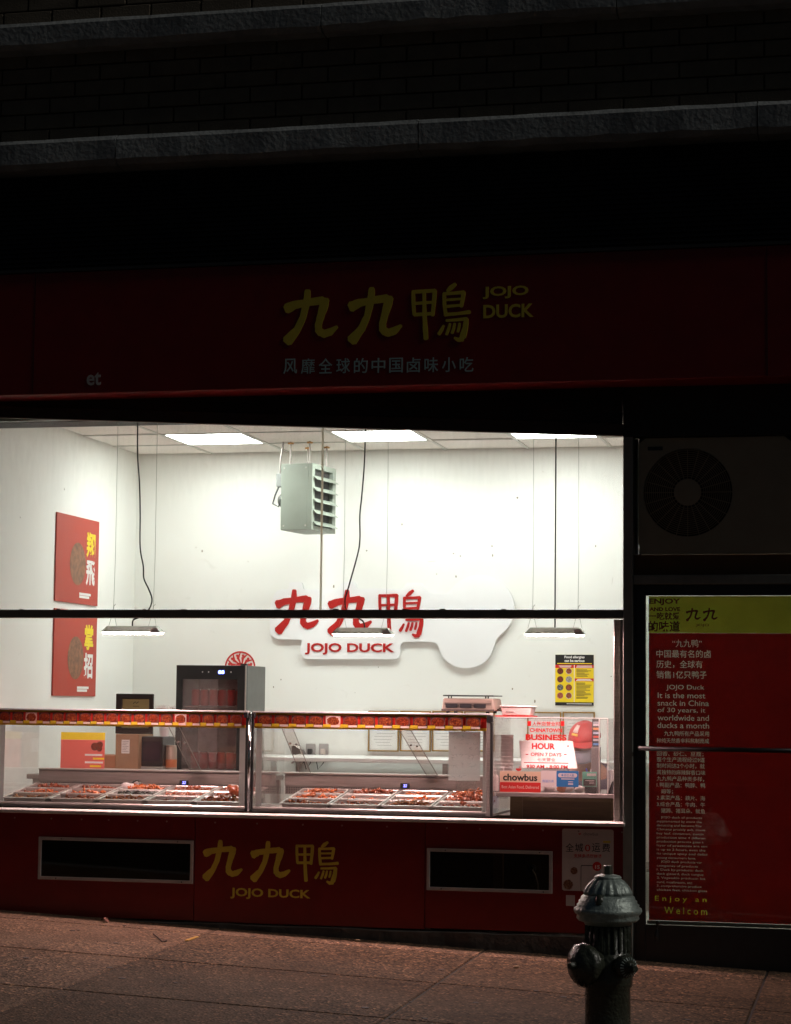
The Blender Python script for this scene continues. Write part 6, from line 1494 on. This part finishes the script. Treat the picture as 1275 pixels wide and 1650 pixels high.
# ================================================================== litter on the pavement
def gpt(px, py):
    r = rt*((px-PCX)/FPX) - upv*((py-PCY)/FPX) + fw
    t = (GX(CAM.x, CAM.y)-CAM.z)/(r.z + .042*r.x - .015*r.y); return CAM + r*t
p = gpt(170,1486)
lf = MB(); vs = []; n = 9
for i in range(n):
    u = i/(n-1); w_ = .024*math.sin(math.pi*min(u*1.08,1))**.8
    for v_ in (-1,0,1): vs.append((p.x-.028+u*.056, p.y+v_*w_, p.z+.004+.009*abs(v_)*math.sin(math.pi*u)+.012*math.sin(5*u)))
m_n = len(vs); vs += [(x,y,z+.0012) for x,y,z in vs]; fs = []
for i in range(n-1):
    for j in range(2): a = i*3+j; fs += [(a,a+1,a+4,a+3),(m_n+a+3,m_n+a+4,m_n+a+1,m_n+a)]
tag(lf.add(vs, fs).build('dry_leaf', mat('dry_brown_leaf', (.16,.06,.035), .7, noise=.3, nscale=40), None, 0, True), 'curled dry brown leaf on the pavement near the left panel', 'leaf')
p0, p1, p2, p3 = gpt(247,1506), gpt(256,1514), gpt(262,1519), gpt(268,1517)
up_ = Vector((0,0,.005)); tag(MB().tube([p0+up_,p1+up_*1.6,p2+up_,p3+up_*.8], [.0025,.003,.0035,.006], 6).build('twig', mat('dark_twig', (.05,.035,.03), .8), None), 'thin dark bent twig lying on the pavement slab', 'twig')
for i, (px, py) in enumerate(((576,1517),(832,1560))):
    p = gpt(px, py); lump('litter_scrap', (p.x,p.y,p.z+.006), .018,.010,.007, mat('tan_scrap', (.42,.30,.18), .8), 60+i, ['small pale scrap in the pavement joint below the middle panel', 'small pale scrap on the gritty slab left of the hydrant'][i], 'litter', .35, 2)
a, b2 = gpt(301,1516), gpt(318,1510)
mk = MB(); d_ = Vector((b2.x-a.x, b2.y-a.y, 0)); nn = Vector((-d_.y, d_.x, 0)).normalized()*.010
pp = [a-nn, a+nn, b2+nn, b2-nn]; mk.hexa([(q_.x,q_.y,GX(q_.x,q_.y)+.001) for q_ in (pp[0],pp[3],pp[2],pp[1])], [(q_.x,q_.y,GX(q_.x,q_.y)+.004) for q_ in (pp[0],pp[3],pp[2],pp[1])])
mk.build('paint_mark', mat('worn_yellow_paint', (.50,.30,.05), .7, noise=.4, nscale=60), sidewalk)
rr = random.Random(21)
gum_m = mat('trodden_gum', (.035,.028,.024), .7)
for i in range(26):
    x = rr.uniform(-1.9,2.0); y = rr.uniform(-2.6,-.12); r0 = rr.uniform(.008,.020); n = 11; z = GX(x,y)
    P = [(x+r0*rr.uniform(.75,1.15)*math.cos(2*math.pi*k/n), y+r0*rr.uniform(.75,1.15)*math.sin(2*math.pi*k/n)) for k in range(n)]
    MB().add([(a,b3,GX(a,b3)+.0005) for a,b3 in P]+[(a,b3,GX(a,b3)+.0025) for a,b3 in P], [tuple(range(n-1,-1,-1)), tuple(range(n,2*n))]+[(k,(k+1)%n,n+(k+1)%n,n+k) for k in range(n)]).build('gum_spot', gum_m, sidewalk)
rr = random.Random(12)
gb = MB()
for i in range(150):
    x = rr.uniform(-2.4,2.2); y = rr.choice([rr.uniform(-.10,-.02), rr.uniform(-.10,-.02), -.30+rr.gauss(0,.02), rr.uniform(-3,-.1)]); s_ = rr.uniform(.002,.006)
    z = GX(x,y); gb.add([(x-s_,y-s_*.7,z),(x+s_,y-s_,z),(x+s_*.6,y+s_,z),(x-s_*.8,y+s_*.6,z),(x+rr.uniform(-s_,s_)*.4,y,z+s_*1.1)], [(0,1,4),(1,2,4),(2,3,4),(3,0,4),(3,2,1,0)])
tag(gb.build('grit', mat('mixed_grit', (.16,.12,.10), .9, noise=.6, nscale=30)), 'scattered grit and crumbs along the pavement by the shop front', 'grit', None, 'stuff')
